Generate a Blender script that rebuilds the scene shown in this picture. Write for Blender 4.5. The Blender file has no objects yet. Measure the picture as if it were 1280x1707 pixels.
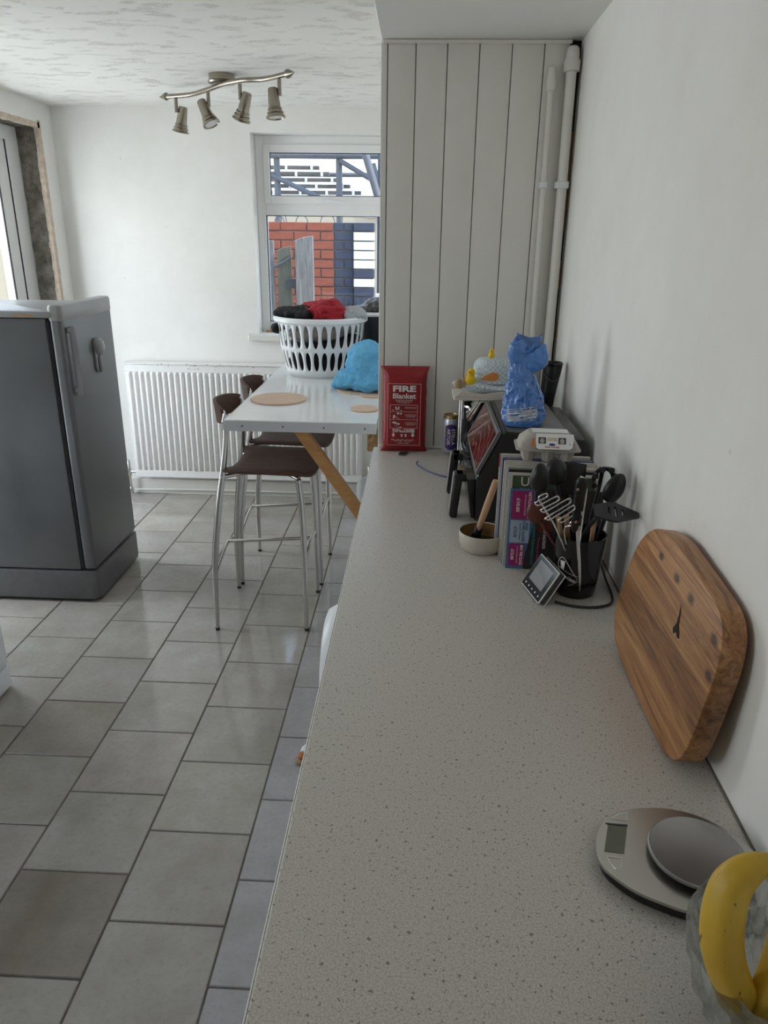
import bpy, bmesh, math, random
from mathutils import Vector, Matrix, Euler, noise
random.seed(7)
C = bpy.context.scene.collection
SC = bpy.context.scene
PI = math.pi

# ---------------------------------------------------------------- camera
cam_d = bpy.data.cameras.new('camera')
cam = bpy.data.objects.new('camera', cam_d)
C.objects.link(cam)
cam_d.sensor_fit = 'HORIZONTAL'
cam_d.sensor_width = 36.0
cam_d.lens = 1229.14 / 1280 * 36
cam_d.clip_start = 0.02
def cam_axes(p, y, r):
    f = Vector((-math.sin(y) * math.cos(p), math.cos(y) * math.cos(p), -math.sin(p)))
    r0 = Vector((math.cos(y), math.sin(y), 0))
    d0 = f.cross(r0)
    rt = r0 * math.cos(r) + d0 * math.sin(r)
    dn = -r0 * math.sin(r) + d0 * math.cos(r)
    return rt, dn, f
rt, dn, fw = cam_axes(math.radians(20.558), math.radians(2.4994), math.radians(-0.7131))
m = Matrix.Identity(4)
for i in range(3):
    m[i][0], m[i][1], m[i][2] = rt[i], -dn[i], -fw[i]
m[0][3], m[1][3], m[2][3] = 0.0, 0.0, 1.63
cam.matrix_world = m
SC.camera = cam

# ---------------------------------------------------------------- sky, sun, exposure
w = bpy.data.worlds.new('sky')
SC.world = w
w.use_nodes = True
wn = w.node_tree.nodes
bg = wn['Background']
bg.inputs['Strength'].default_value = 2.6
sky_geo = wn.new('ShaderNodeTexCoord')
sky_sep = wn.new('ShaderNodeSeparateXYZ')
sky_ramp = wn.new('ShaderNodeValToRGB')
sky_ramp.color_ramp.elements[0].color = (0.92, 0.96, 1.0, 1)
sky_ramp.color_ramp.elements[1].color = (0.50, 0.68, 1.0, 1)
sky_ramp.color_ramp.elements[0].position = 0.0
sky_ramp.color_ramp.elements[1].position = 0.7
wl = w.node_tree.links
wl.new(sky_geo.outputs['Generated'], sky_sep.inputs[0])
wl.new(sky_sep.outputs['Z'], sky_ramp.inputs['Fac'])
wl.new(sky_ramp.outputs['Color'], bg.inputs['Color'])

def light(name, kind, loc, rot, energy, color=(1, 1, 1), size=None, portal=False):
    d = bpy.data.lights.new(name, kind)
    d.energy = energy
    d.color = color
    if size and kind == 'AREA':
        d.shape = 'RECTANGLE'
        d.size, d.size_y = size
    if kind == 'AREA' and portal:
        d.cycles.is_portal = True
    o = bpy.data.objects.new(name, d)
    C.objects.link(o)
    o.location = loc
    o.rotation_euler = rot
    return o
sun = light('sun', 'SUN', (3, -3, 8), (math.radians(40), 0, math.radians(72)), 4.0, (1, 0.93, 0.82))
sun.data.angle = math.radians(0.6)
light('portal_patio_door', 'AREA', (-2.42, 3.5, 1.1), (0, math.radians(-90), 0), 1, size=(2.15, 1.9), portal=True)
light('portal_back_window', 'AREA', (-0.56, 4.9, 1.6), (math.radians(-90), 0, 0), 1, size=(0.86, 1.15), portal=True)
light('portal_kitchen_window', 'AREA', (-2.42, 0.7, 1.5), (0, math.radians(-90), 0), 1, size=(1.1, 1.5), portal=True)

light('daylight_patio_door', 'AREA', (-2.72, 3.42, 1.25), (0, math.radians(-90), 0), 58, (0.95, 0.975, 1.0), size=(1.9, 1.65))
light('fill_kitchen_window', 'AREA', (-2.50, 0.7, 1.55), (0, math.radians(-90), 0), 7.5, (1.0, 0.93, 0.83), size=(0.9, 1.5))  # added fill lamp behind the invented, unseen kitchen window
SC.view_settings.view_transform = 'Standard'
SC.view_settings.look = 'None'
SC.view_settings.gamma = 1.0
SC.view_settings.use_curve_mapping = False
SC.view_settings.exposure = 0.34
SC.cycles.max_bounces = 12
SC.cycles.diffuse_bounces = 6
SC.cycles.transparent_max_bounces = 16
SC.cycles.sample_clamp_indirect = 6.0
SC.cycles.caustics_reflective = False
SC.cycles.caustics_refractive = False

# ---------------------------------------------------------------- materials
class NT:
    def __init__(s, name):
        s.m = bpy.data.materials.new(name)
        s.m.use_nodes = True
        s.t = s.m.node_tree
        s.b = s.t.nodes['Principled BSDF']
    def n(s, t, **kw):
        o = s.t.nodes.new(t)
        for k, v in kw.items():
            setattr(o, k, v)
        return o
    def l(s, a, b):
        s.t.links.new(a, b)
    def noise(s, scale, detail=4, rough=0.6, vec=None, dist=0.0):
        o = s.n('ShaderNodeTexNoise')
        o.inputs['Scale'].default_value = scale
        o.inputs['Detail'].default_value = detail
        o.inputs['Roughness'].default_value = rough
        o.inputs['Distortion'].default_value = dist
        if vec is not None:
            s.l(vec, o.inputs['Vector'])
        return o.outputs[0]
    def coord(s, which='Object', scale=(1, 1, 1), rot=(0, 0, 0)):
        tc = s.n('ShaderNodeTexCoord')
        mp = s.n('ShaderNodeMapping')
        mp.inputs['Scale'].default_value = scale
        mp.inputs['Rotation'].default_value = rot
        s.l(tc.outputs[which], mp.inputs['Vector'])
        return mp.outputs[0]
    def pos(s, scale=(1, 1, 1), rot=(0, 0, 0)):
        g = s.n('ShaderNodeNewGeometry')
        mp = s.n('ShaderNodeMapping')
        mp.inputs['Scale'].default_value = scale
        mp.inputs['Rotation'].default_value = rot
        s.l(g.outputs['Position'], mp.inputs['Vector'])
        return mp.outputs[0]
    def ramp(s, fac, stops):
        r = s.n('ShaderNodeValToRGB')
        e = r.color_ramp.elements
        while len(e) < len(stops):
            e.new(0.5)
        for i, (p, c) in enumerate(stops):
            e[i].position = p
            e[i].color = (*c, 1) if len(c) == 3 else c
        s.l(fac, r.inputs['Fac'])
        return r.outputs['Color']
    def mix(s, fac, a, b, mode='MIX'):
        x = s.n('ShaderNodeMix', data_type='RGBA', blend_type=mode)
        for sock, v in ((x.inputs[0], fac), (x.inputs[6], a), (x.inputs[7], b)):
            if hasattr(v, 'is_linked'):
                s.l(v, sock)
            elif isinstance(v, (int, float)):
                sock.default_value = v
            else:
                sock.default_value = (*v, 1)
        return x.outputs[2]
    def bump(s, h, strength=0.2, dist=0.01):
        b = s.n('ShaderNodeBump')
        b.inputs['Strength'].default_value = strength
        b.inputs['Distance'].default_value = dist
        s.l(h, b.inputs['Height'])
        s.l(b.outputs[0], s.b.inputs['Normal'])
    def color(s, c):
        if hasattr(c, 'is_linked'):
            s.l(c, s.b.inputs['Base Color'])
        else:
            s.b.inputs['Base Color'].default_value = (*c, 1)
    def rough(s, r):
        if hasattr(r, 'is_linked'):
            s.l(r, s.b.inputs['Roughness'])
        else:
            s.b.inputs['Roughness'].default_value = r

def mat(name, col, rough=0.5, metal=0.0, bump=None, vary=0.0, scale=30, coat=0.0, spec=None):
    k = NT(name)
    if vary:
        nz = k.noise(scale, vec=k.coord())
        k.color(k.ramp(nz, [(0.3, tuple(c * (1 - vary) for c in col)), (0.7, tuple(min(1, c * (1 + vary)) for c in col))]))
    else:
        k.color(col)
    k.rough(rough)
    k.b.inputs['Metallic'].default_value = metal
    if coat:
        k.b.inputs['Coat Weight'].default_value = coat
        k.b.inputs['Coat Roughness'].default_value = 0.08
    if spec is not None:
        k.b.inputs['Specular IOR Level'].default_value = spec
    if bump:
        k.bump(k.noise(bump[0], vec=k.coord()), bump[1], bump[2] if len(bump) > 2 else 0.003)
    return k.m

def m_wall():
    k = NT('painted_plaster')
    p = k.pos()
    smudge = k.noise(1.3, 5, 0.7, p)
    c = k.ramp(smudge, [(0.35, (0.79, 0.775, 0.74)), (0.6, (0.855, 0.845, 0.815))])
    spots = k.noise(22, 3, 0.6, p)
    c = k.mix(k.ramp(spots, [(0.23, (0.35,) * 3), (0.27, (0,) * 3)]), c, (0.55, 0.52, 0.48))
    k.color(c)
    k.rough(0.7)
    k.bump(k.noise(14, 5, 0.6, p), 0.12, 0.01)
    return k.m
def m_artex():
    k = NT('textured_ceiling_paint')
    p = k.pos(scale=(0.75, 1.5, 1))
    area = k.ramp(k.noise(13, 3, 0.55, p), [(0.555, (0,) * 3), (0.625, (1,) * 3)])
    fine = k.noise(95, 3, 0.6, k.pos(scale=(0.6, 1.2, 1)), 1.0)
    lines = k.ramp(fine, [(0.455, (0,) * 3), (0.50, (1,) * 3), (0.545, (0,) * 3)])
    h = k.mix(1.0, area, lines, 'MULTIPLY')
    low_mask = k.ramp(fine, [(0.40, (1,) * 3), (0.45, (0,) * 3)])
    dark_marks = k.mix(1.0, area, low_mask, 'MULTIPLY')  # darker marks where the fine pattern runs low
    k.color(k.mix(k.mix(1.0, dark_marks, (0.42,) * 3, 'MULTIPLY'), (0.80, 0.785, 0.745), (0.50, 0.47, 0.42)))
    k.rough(0.8)
    k.bump(h, 0.6, 0.009)
    return k.m
def m_tile():
    k = NT('grey_floor_tile')
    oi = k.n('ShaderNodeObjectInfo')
    p = k.pos()
    a = k.noise(6, 6, 0.65, p)
    b = k.noise(60, 4, 0.7, p)
    c = k.ramp(a, [(0.3, (0.345, 0.315, 0.275)), (0.7, (0.445, 0.42, 0.385))])
    c = k.mix(k.ramp(b, [(0.3, (0.45,) * 3), (0.5, (0,) * 3)]), c, (0.30, 0.27, 0.235))
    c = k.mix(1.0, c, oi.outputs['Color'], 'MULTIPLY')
    k.color(c)
    k.rough(k.ramp(a, [(0.3, (0.05,) * 3), (0.75, (0.17,) * 3)]))
    k.bump(k.noise(9, 4, 0.5, p), 0.05, 0.01)
    return k.m
def m_worktop():
    k = NT('speckled_laminate')
    p = k.coord()
    a = k.noise(430, 2, 0.5, p)
    b = k.noise(520, 1, 0.5, p)
    d = k.noise(185, 2, 0.5, p)
    c = k.ramp(a, [(0.36, (0.49, 0.455, 0.405)), (0.58, (0.655, 0.62, 0.57))])
    c = k.mix(k.ramp(b, [(0.60, (0,) * 3), (0.68, (0.7,) * 3)]), c, (0.74, 0.72, 0.68))
    c = k.mix(k.ramp(d, [(0.32, (0.8,) * 3), (0.362, (0,) * 3)]), c, (0.17, 0.15, 0.135))
    k.color(c)
    k.rough(0.32)
    return k.m
KNOTS = [(-0.022, 0.238, 0.006), (-0.086, 0.236, 0.0075), (-0.183, 0.226, 0.007), (-0.196, 0.178, 0.006), (0.055, 0.240, 0.004)]
def m_board():
    k = NT('oiled_board_wood')
    warp = k.noise(3.0, 3, 0.5, k.coord())
    g = k.noise(1.0, 8, 0.65, k.coord(scale=(55, 3.2, 55)), 1.4)
    c = k.ramp(g, [(0.30, (0.14, 0.052, 0.018)), (0.48, (0.33, 0.150, 0.056)), (0.68, (0.52, 0.285, 0.125))])
    tc = k.n('ShaderNodeTexCoord')
    sp = k.n('ShaderNodeSeparateXYZ')
    k.l(tc.outputs['Object'], sp.inputs[0])
    stripe = k.n('ShaderNodeMath', operation='ADD')
    k.l(sp.outputs['Z'], stripe.inputs[0])
    wm = k.n('ShaderNodeMath', operation='MULTIPLY')
    wm.inputs[1].default_value = 0.02
    k.l(warp, wm.inputs[0])
    k.l(wm.outputs[0], stripe.inputs[1])
    band = k.ramp(stripe.outputs[0], [(0.085, (1,) * 3), (0.10, (0.62, 0.58, 0.56)), (0.155, (0.66, 0.62, 0.6)), (0.17, (1,) * 3), (0.22, (0.92,) * 3), (0.225, (1.1,) * 3)])
    c = k.mix(1.0, c, band, 'MULTIPLY')
    wob = k.noise(60, 3, 0.6, k.coord())
    for ky, kz, kr in KNOTS:
        d = k.n('ShaderNodeVectorMath', operation='DISTANCE')
        k.l(k.coord(scale=(0, 0.75, 1.15)), d.inputs[0])
        d.inputs[1].default_value = (0, ky * 0.75, kz * 1.15)
        ad = k.n('ShaderNodeMath', operation='MULTIPLY_ADD')
        k.l(wob, ad.inputs[0])
        ad.inputs[1].default_value = -0.010
        k.l(d.outputs['Value'], ad.inputs[2])
        c = k.mix(k.ramp(ad.outputs[0], [(0.0, (0.85,) * 3), (kr, (0,) * 3)]), c, (0.045, 0.022, 0.014))
    k.color(c)
    k.rough(0.42)
    k.bump(g, 0.15, 0.002)
    return k.m
def m_timber(name, dark, light_, sc=(8, 60, 60)):
    k = NT(name)
    g = k.noise(1.0, 6, 0.65, k.coord(scale=sc), 0.8)
    k.color(k.ramp(g, [(0.3, dark), (0.7, light_)]))
    k.rough(0.6)
    k.bump(g, 0.2, 0.003)
    return k.m
def m_concrete():
    k = NT('bare_concrete')
    p = k.pos()
    a = k.noise(7, 8, 0.75, p)
    b = k.noise(35, 6, 0.7, p)
    c = k.ramp(a, [(0.32, (0.05, 0.048, 0.034)), (0.47, (0.20, 0.18, 0.145)), (0.66, (0.40, 0.36, 0.31))])
    c = k.mix(k.ramp(b, [(0.3, (0.8,) * 3), (0.42, (0,) * 3)]), c, (0.04, 0.036, 0.03))
    k.color(c)
    k.rough(0.95)
    k.bump(b, 0.8, 0.02)
    return k.m
def m_glass():
    m_ = bpy.data.materials.new('window_glass')
    m_.use_nodes = True
    t = m_.node_tree
    t.nodes.remove(t.nodes['Principled BSDF'])
    out = t.nodes['Material Output']
    tr = t.nodes.new('ShaderNodeBsdfTransparent')
    tr.inputs[0].default_value = (0.93, 0.95, 0.95, 1)
    gl = t.nodes.new('ShaderNodeBsdfGlossy')
    gl.inputs['Roughness'].default_value = 0.02
    lw = t.nodes.new('ShaderNodeLayerWeight')
    pw = t.nodes.new('ShaderNodeMath')
    pw.operation = 'POWER'
    pw.inputs[1].default_value = 5.0
    ma = t.nodes.new('ShaderNodeMath')
    ma.operation = 'MULTIPLY_ADD'
    ma.inputs[1].default_value = 0.9
    ma.inputs[2].default_value = 0.035
    mx = t.nodes.new('ShaderNodeMixShader')
    t.links.new(lw.outputs['Facing'], pw.inputs[0])
    t.links.new(pw.outputs[0], ma.inputs[0])
    t.links.new(ma.outputs[0], mx.inputs[0])
    t.links.new(tr.outputs[0], mx.inputs[1])
    t.links.new(gl.outputs[0], mx.inputs[2])
    t.links.new(mx.outputs[0], out.inputs[0])
    return m_
def m_crystal():
    k = NT('cut_crystal')
    k.color((0.98, 0.99, 0.985))
    k.rough(0.02)
    k.b.inputs['Transmission Weight'].default_value = 1.0
    k.b.inputs['IOR'].default_value = 1.45
    tr = k.n('ShaderNodeBsdfTransparent')
    tr.inputs[0].default_value = (0.93, 0.95, 0.94, 1)
    mx = k.n('ShaderNodeMixShader')
    mx.inputs[0].default_value = 0.62
    k.l(tr.outputs[0], mx.inputs[1])
    k.l(k.b.outputs[0], mx.inputs[2])
    k.l(mx.outputs[0], k.t.nodes['Material Output'].inputs[0])
    return k.m
def m_fridge():
    k = NT('scuffed_grey_steel')
    p = k.coord()
    a = k.noise(2.2, 5, 0.6, p)
    c = k.ramp(a, [(0.3, (0.125, 0.13, 0.135)), (0.7, (0.165, 0.168, 0.17))])
    s = k.noise(38, 3, 0.7, p)
    c = k.mix(k.ramp(s, [(0.24, (0.8,) * 3), (0.28, (0,) * 3)]), c, (0.05, 0.045, 0.04))
    k.color(c)
    k.rough(k.ramp(a, [(0.3, (0.30,) * 3), (0.7, (0.42,) * 3)]))
    k.b.inputs['Metallic'].default_value = 0.35
    k.bump(k.noise(3, 2, 0.5, p), 0.05, 0.02)
    return k.m
def m_banana():
    k = NT('banana_skin')
    p = k.coord()
    a = k.noise(16, 3, 0.5, p)
    c = k.ramp(a, [(0.3, (0.53, 0.32, 0.025)), (0.7, (0.68, 0.45, 0.05))])
    s = k.noise(70, 3, 0.6, k.coord(scale=(1, 1, 0.6)))
    c = k.mix(k.ramp(s, [(0.31, (0.9,) * 3), (0.35, (0,) * 3)]), c, (0.10, 0.045, 0.012))
    k.color(c)
    k.rough(0.42)
    return k.m
def m_plastic_bag():
    k = NT('blue_polythene')
    p = k.coord()
    a = k.noise(38, 5, 0.7, p, 1.2)
    k.color(k.ramp(a, [(0.3, (0.06, 0.19, 0.55)), (0.75, (0.10, 0.27, 0.66))]))
    k.rough(0.2)
    k.b.inputs['Coat Weight'].default_value = 0.7
    k.bump(a, 0.45, 0.010)
    return k.m
def m_gingham():
    k = NT('pale_gingham_cloth')
    ch = k.n('ShaderNodeTexChecker')
    ch.inputs['Scale'].default_value = 130
    ch.inputs['Color1'].default_value = (0.66, 0.70, 0.72, 1)
    ch.inputs['Color2'].default_value = (0.42, 0.52, 0.58, 1)
    k.l(k.coord(), ch.inputs['Vector'])
    k.color(ch.outputs['Color'])
    k.rough(0.9)
    return k.m
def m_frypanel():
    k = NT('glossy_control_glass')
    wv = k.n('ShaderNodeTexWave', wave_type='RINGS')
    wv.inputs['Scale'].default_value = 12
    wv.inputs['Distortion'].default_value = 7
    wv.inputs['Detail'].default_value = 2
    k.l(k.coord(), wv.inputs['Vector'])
    k.color(k.ramp(wv.outputs['Color'], [(0.80, (0.09, 0.018, 0.016)), (0.97, (0.26, 0.10, 0.095))]))  # reddish reflection and its pale swirls painted into the glass colour
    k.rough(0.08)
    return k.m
def m_cloth(name, col, sc=180):
    k = NT(name)
    p = k.coord()
    nz = k.noise(sc, 3, 0.6, p)
    k.color(k.ramp(nz, [(0.3, tuple(c * 0.82 for c in col)), (0.7, col)]))
    k.rough(0.9)
    k.bump(nz, 0.2, 0.002)
    return k.m

M = dict(
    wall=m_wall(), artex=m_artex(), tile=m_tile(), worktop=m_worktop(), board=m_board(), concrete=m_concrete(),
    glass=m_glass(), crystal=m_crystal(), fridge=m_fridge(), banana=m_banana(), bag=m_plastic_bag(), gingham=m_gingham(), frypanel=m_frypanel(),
    fridge_grey=mat('pale_grey_plastic', (0.30, 0.30, 0.295), 0.35, vary=0.05, scale=10),
    grout=mat('grey_grout', (0.17, 0.15, 0.13), 0.9, vary=0.3, scale=20),
    smooth_ceiling=mat('smooth_ceiling_paint', (0.80, 0.79, 0.76), 0.7, vary=0.02, scale=3),
    gloss_white=mat('white_gloss_paint', (0.76, 0.745, 0.70), 0.35, vary=0.03, scale=6),
    upvc=mat('white_upvc', (0.82, 0.82, 0.81), 0.3, vary=0.02, scale=8),
    white_plastic=mat('white_plastic', (0.80, 0.82, 0.84), 0.35, vary=0.015, scale=9),
    white_enamel=mat('white_enamel', (0.78, 0.79, 0.82), 0.25, vary=0.015, scale=9, coat=0.3),
    radiator=mat('radiator_paint', (0.82, 0.81, 0.79), 0.35, vary=0.03, scale=30),
    rust=mat('chipped_rust', (0.20, 0.12, 0.07), 0.9, vary=0.3, scale=60),
    seal=mat('black_rubber_seal', (0.018, 0.018, 0.02), 0.6, vary=0.2),
    dark_gap=mat('dark_cavity', (0.02, 0.015, 0.01), 0.95, vary=0.3, scale=15),
    raw_wood=m_timber('raw_stud_timber', (0.16, 0.075, 0.03), (0.33, 0.18, 0.09), (40, 40, 6)),
    brace=m_timber('varnished_pine', (0.36, 0.17, 0.055), (0.50, 0.27, 0.10), (10, 60, 60)),
    osb=mat('chipboard', (0.42, 0.26, 0.12), 0.8, vary=0.5, scale=90),
    beech=m_timber('pale_beech', (0.55, 0.38, 0.27), (0.66, 0.49, 0.37), (7, 60, 60)),
    handle_wood=m_timber('beech_handle', (0.42, 0.24, 0.13), (0.56, 0.35, 0.21), (60, 60, 8)),
    walnut=m_timber('dark_walnut_ply', (0.062, 0.028, 0.018), (0.105, 0.05, 0.034), (8, 50, 50)),
    red_wood=mat('red_brown_wood', (0.10, 0.025, 0.015), 0.4, vary=0.3),
    chrome=mat('brushed_chrome', (0.62, 0.61, 0.59), 0.22, 1.0, vary=0.04, scale=20),
    bright_chrome=mat('polished_chrome', (0.80, 0.80, 0.80), 0.08, 1.0, vary=0.02),
    steel=mat('brushed_steel', (0.50, 0.49, 0.46), 0.30, 1.0, vary=0.04, scale=12),
    plate_steel=mat('dark_brushed_steel', (0.40, 0.39, 0.39), 0.38, 1.0, vary=0.06, scale=14),
    nickel=mat('satin_nickel', (0.31, 0.275, 0.225), 0.28, 1.0, vary=0.06, scale=40),
    lamp_glass=mat('lamp_glass', (0.75, 0.75, 0.72), 0.2, vary=0.03),
    trim_grey=mat('worktop_lip_white', (0.86, 0.85, 0.83), 0.3, vary=0.02),
    table_white=mat('white_table_laminate', (0.80, 0.80, 0.79), 0.16, vary=0.02, scale=5),
    table_edge=mat('pale_grey_edging', (0.55, 0.57, 0.58), 0.35, vary=0.03, scale=8),
    screw=mat('screw_head', (0.16, 0.15, 0.14), 0.4, 0.7, vary=0.1),
    black=mat('black_plastic', (0.010, 0.010, 0.011), 0.32, vary=0.2, scale=12),
    black_gloss=mat('black_gloss_plastic', (0.008, 0.008, 0.009), 0.12, vary=0.2),
    black_matt=mat('black_silicone', (0.008, 0.008, 0.009), 0.36, vary=0.2, scale=14),
    dark_grey=mat('dark_grey_plastic', (0.055, 0.055, 0.058), 0.38, vary=0.1),
    mid_grey=mat('mid_grey_plastic', (0.12, 0.12, 0.12), 0.4, vary=0.1),
    pouch=mat('red_vinyl_pouch', (0.30, 0.012, 0.018), 0.38, vary=0.18, scale=9, bump=(25, 0.25, 0.004)),
    print_white=mat('white_print', (0.78, 0.72, 0.70), 0.5, vary=0.03),
    red_cloth=m_cloth('red_cotton', (0.36, 0.012, 0.025)),
    black_cloth=m_cloth('black_cotton', (0.007, 0.007, 0.008)),
    grey_cloth=m_cloth('grey_cotton', (0.42, 0.44, 0.47)),
    beige_cloth=m_cloth('grey_beige_cotton', (0.30, 0.28, 0.26)),
    blue_cloth=m_cloth('sky_blue_fleece', (0.13, 0.42, 0.68)),
    can=mat('can_silver_white', (0.55, 0.58, 0.64), 0.28, 0.5, vary=0.03),
    can_gold=mat('can_gold_rim', (0.45, 0.33, 0.16), 0.3, 0.8, vary=0.05),
    purple=mat('deep_purple_print', (0.055, 0.025, 0.18), 0.4, vary=0.05),
    cream=mat('cream_ceramic', (0.52, 0.47, 0.40), 0.4, vary=0.04, scale=20),
    brown_glaze=mat('brown_glaze', (0.20, 0.115, 0.038), 0.25, vary=0.15, scale=15),
    sauce=mat('brown_sauce', (0.045, 0.024, 0.008), 0.12, vary=0.2),
    eggbox=mat('grey_moulded_pulp', (0.44, 0.41, 0.37), 0.95, vary=0.08, scale=80, bump=(160, 0.3, 0.002)),
    paper=mat('magazine_paper', (0.62, 0.59, 0.54), 0.8, vary=0.1, scale=60),
    card=mat('cream_card', (0.60, 0.56, 0.49), 0.8, vary=0.04),
    green_print=mat('dark_green_print', (0.055, 0.085, 0.05), 0.4, vary=0.1),
    blue_print=mat('mid_blue_print', (0.06, 0.17, 0.36), 0.4, vary=0.05),
    pale_blue_print=mat('pale_blue_print', (0.38, 0.46, 0.56), 0.4, vary=0.04),
    magenta_print=mat('magenta_print', (0.33, 0.015, 0.13), 0.4, vary=0.05),
    charcoal_print=mat('charcoal_print', (0.03, 0.026, 0.024), 0.4, vary=0.1),
    teal_print=mat('teal_print', (0.02, 0.24, 0.26), 0.5, vary=0.03),
    pink_print=mat('pink_print', (0.5, 0.06, 0.16), 0.5, vary=0.03),
    red_print=mat('red_print', (0.50, 0.02, 0.02), 0.5, vary=0.05),
    navy_print=mat('navy_print', (0.03, 0.05, 0.22), 0.5, vary=0.05),
    orange_print=mat('orange_print', (0.55, 0.19, 0.05), 0.6, vary=0.1),
    yellow=mat('yellow_fluff', (0.80, 0.52, 0.01), 0.8, vary=0.05, bump=(200, 0.4, 0.002)),
    orange=mat('orange_felt', (0.58, 0.21, 0.05), 0.8, vary=0.08),
    straw=mat('tan_straw', (0.40, 0.28, 0.16), 0.9, vary=0.2, scale=60),
    screen=mat('dead_grey_screen', (0.16, 0.165, 0.165), 0.15, vary=0.05),
    lcd=mat('lcd_green_grey', (0.13, 0.14, 0.10), 0.3, vary=0.04),
    cable_blue=mat('blue_cable', (0.04, 0.05, 0.20), 0.4, vary=0.05),
    red_brick=mat('red_brick', (0.30, 0.088, 0.055), 0.9, vary=0.18, scale=25, bump=(70, 0.4, 0.004)),
    navy_brick=mat('navy_painted_brick', (0.045, 0.055, 0.085), 0.6, vary=0.2, scale=20, bump=(70, 0.3, 0.004)),
    white_brick=mat('white_painted_brick', (0.78, 0.79, 0.80), 0.7, vary=0.05, scale=20, bump=(70, 0.3, 0.004)),
    mortar=mat('mortar', (0.20, 0.17, 0.15), 0.95, vary=0.15, scale=40),
    grey_wood=m_timber('weathered_grey_timber', (0.10, 0.095, 0.088), (0.32, 0.31, 0.30), (70, 70, 5)),
    green_wood=m_timber('greenish_old_timber', (0.10, 0.10, 0.07), (0.19, 0.18, 0.135), (50, 50, 6)),
    scaffold=mat('galvanised_tube', (0.13, 0.14, 0.16), 0.5, 0.2, vary=0.08),
    plank=m_timber('scaffold_plank', (0.08, 0.075, 0.07), (0.18, 0.17, 0.16), (5, 40, 40)),
    render_cream=mat('cream_render', (0.42, 0.37, 0.28), 0.95, vary=0.05, scale=40, bump=(60, 0.5, 0.01)),
    slate=mat('dark_slate', (0.055, 0.065, 0.085), 0.7, vary=0.2, scale=8),
    paving=mat('outside_paving', (0.42, 0.40, 0.37), 0.9, vary=0.12, scale=4),
    frame_white=mat('outside_white_paint', (0.80, 0.81, 0.82), 0.5, vary=0.03),
    dark_white_plaster=mat('torn_plaster', (0.60, 0.50, 0.40), 0.95, vary=0.2, scale=30, bump=(50, 0.7, 0.006)),
)

# ---------------------------------------------------------------- builders
def root_of(o):
    while o.parent:
        o = o.parent
    return o
def put(name, me, material, parent=None, smooth=None, local=False):
    if material is not None:
        me.materials.append(material)
    o = bpy.data.objects.new(name, me)
    C.objects.link(o)
    if parent:
        o.parent = parent
        if not local:
            me.transform(Matrix.Translation(-root_of(parent).location))
    if smooth is not None:
        for p in me.polygons:
            p.use_smooth = True
        me.set_sharp_from_angle(angle=math.radians(smooth))
    return o
def obj(name, bm, material, parent=None, smooth=None, local=False):
    bmesh.ops.recalc_face_normals(bm, faces=bm.faces)
    me = bpy.data.meshes.new(name)
    bm.to_mesh(me)
    bm.free()
    return put(name, me, material, parent, smooth, local)
def tag(o, label, cat, group=None):
    o['label'] = label
    o['category'] = cat
    if group:
        o['group'] = group
    return o
def thing(name, loc, label, cat, group=None, rot=(0, 0, 0)):
    o = bpy.data.objects.new(name, None)
    o.empty_display_size = 0.05
    C.objects.link(o)
    o.location = loc
    o.rotation_euler = rot
    return tag(o, label, cat, group)
def struct(o):
    o['kind'] = 'structure'
    return o
def B():
    return bmesh.new()
def box(bm, a, b, bevel=0.0, seg=2, mtx=None):
    vs = [bm.verts.new((x, y, z)) for x in (a[0], b[0]) for y in (a[1], b[1]) for z in (a[2], b[2])]
    fs = [bm.faces.new([vs[i] for i in q]) for q in ((0, 1, 3, 2), (4, 6, 7, 5), (0, 4, 5, 1), (2, 3, 7, 6), (0, 2, 6, 4), (1, 5, 7, 3))]
    if mtx is not None:
        bmesh.ops.transform(bm, matrix=mtx, verts=vs)
    if bevel:
        es = list({e for f in fs for e in f.edges})
        bmesh.ops.bevel(bm, geom=es, offset=bevel, segments=seg, affect='EDGES', profile=0.5)
    return bm
def catmull(pts, n):
    pts = [Vector(p) for p in pts]
    P = [pts[0] * 2 - pts[1]] + pts + [pts[-1] * 2 - pts[-2]]
    out = []
    for i in range(1, len(P) - 2):
        for k in range(n):
            t = k / n
            a, b, c, d = P[i - 1:i + 3]
            out.append(0.5 * ((2 * b) + (c - a) * t + (2 * a - 5 * b + 4 * c - d) * t * t + (3 * b - a - 3 * c + d) * t ** 3))
    out.append(pts[-1])
    return out
def tube(bm, pts, r, seg=10, smooth_n=0, cap=True, flat=None):
    """sweep along pts; r is a number or a list per point; flat = (sx, sy) squashes the section"""
    pts = [Vector(p) for p in pts]
    rs = list(r) if hasattr(r, '__len__') else [r] * len(pts)
    if smooth_n:
        sp = catmull(pts, smooth_n)
        rr = []
        for i in range(len(sp)):
            t = i / smooth_n
            k = min(int(t), len(rs) - 2)
            rr.append(rs[k] + (rs[k + 1] - rs[k]) * (t - k))
        pts, rs = sp, rr
    rings = []
    up = None
    for i, p in enumerate(pts):
        d = (pts[min(i + 1, len(pts) - 1)] - pts[max(i - 1, 0)]).normalized()
        if up is None:
            up = Vector((0, 0, 1)) if abs(d.z) < 0.9 else Vector((0, 1, 0))
        u = d.cross(up).normalized()
        v = u.cross(d).normalized()
        up = v
        sx, sy = flat if flat else (1, 1)
        rings.append([bm.verts.new(p + (u * math.cos(2 * PI * k / seg) * sx + v * math.sin(2 * PI * k / seg) * sy) * rs[i]) for k in range(seg)])
    for a, b in zip(rings, rings[1:]):
        for k in range(seg):
            bm.faces.new((a[k], a[(k + 1) % seg], b[(k + 1) % seg], b[k]))
    if cap:
        bm.faces.new(rings[0][::-1])
        bm.faces.new(rings[-1])
    return bm
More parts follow.
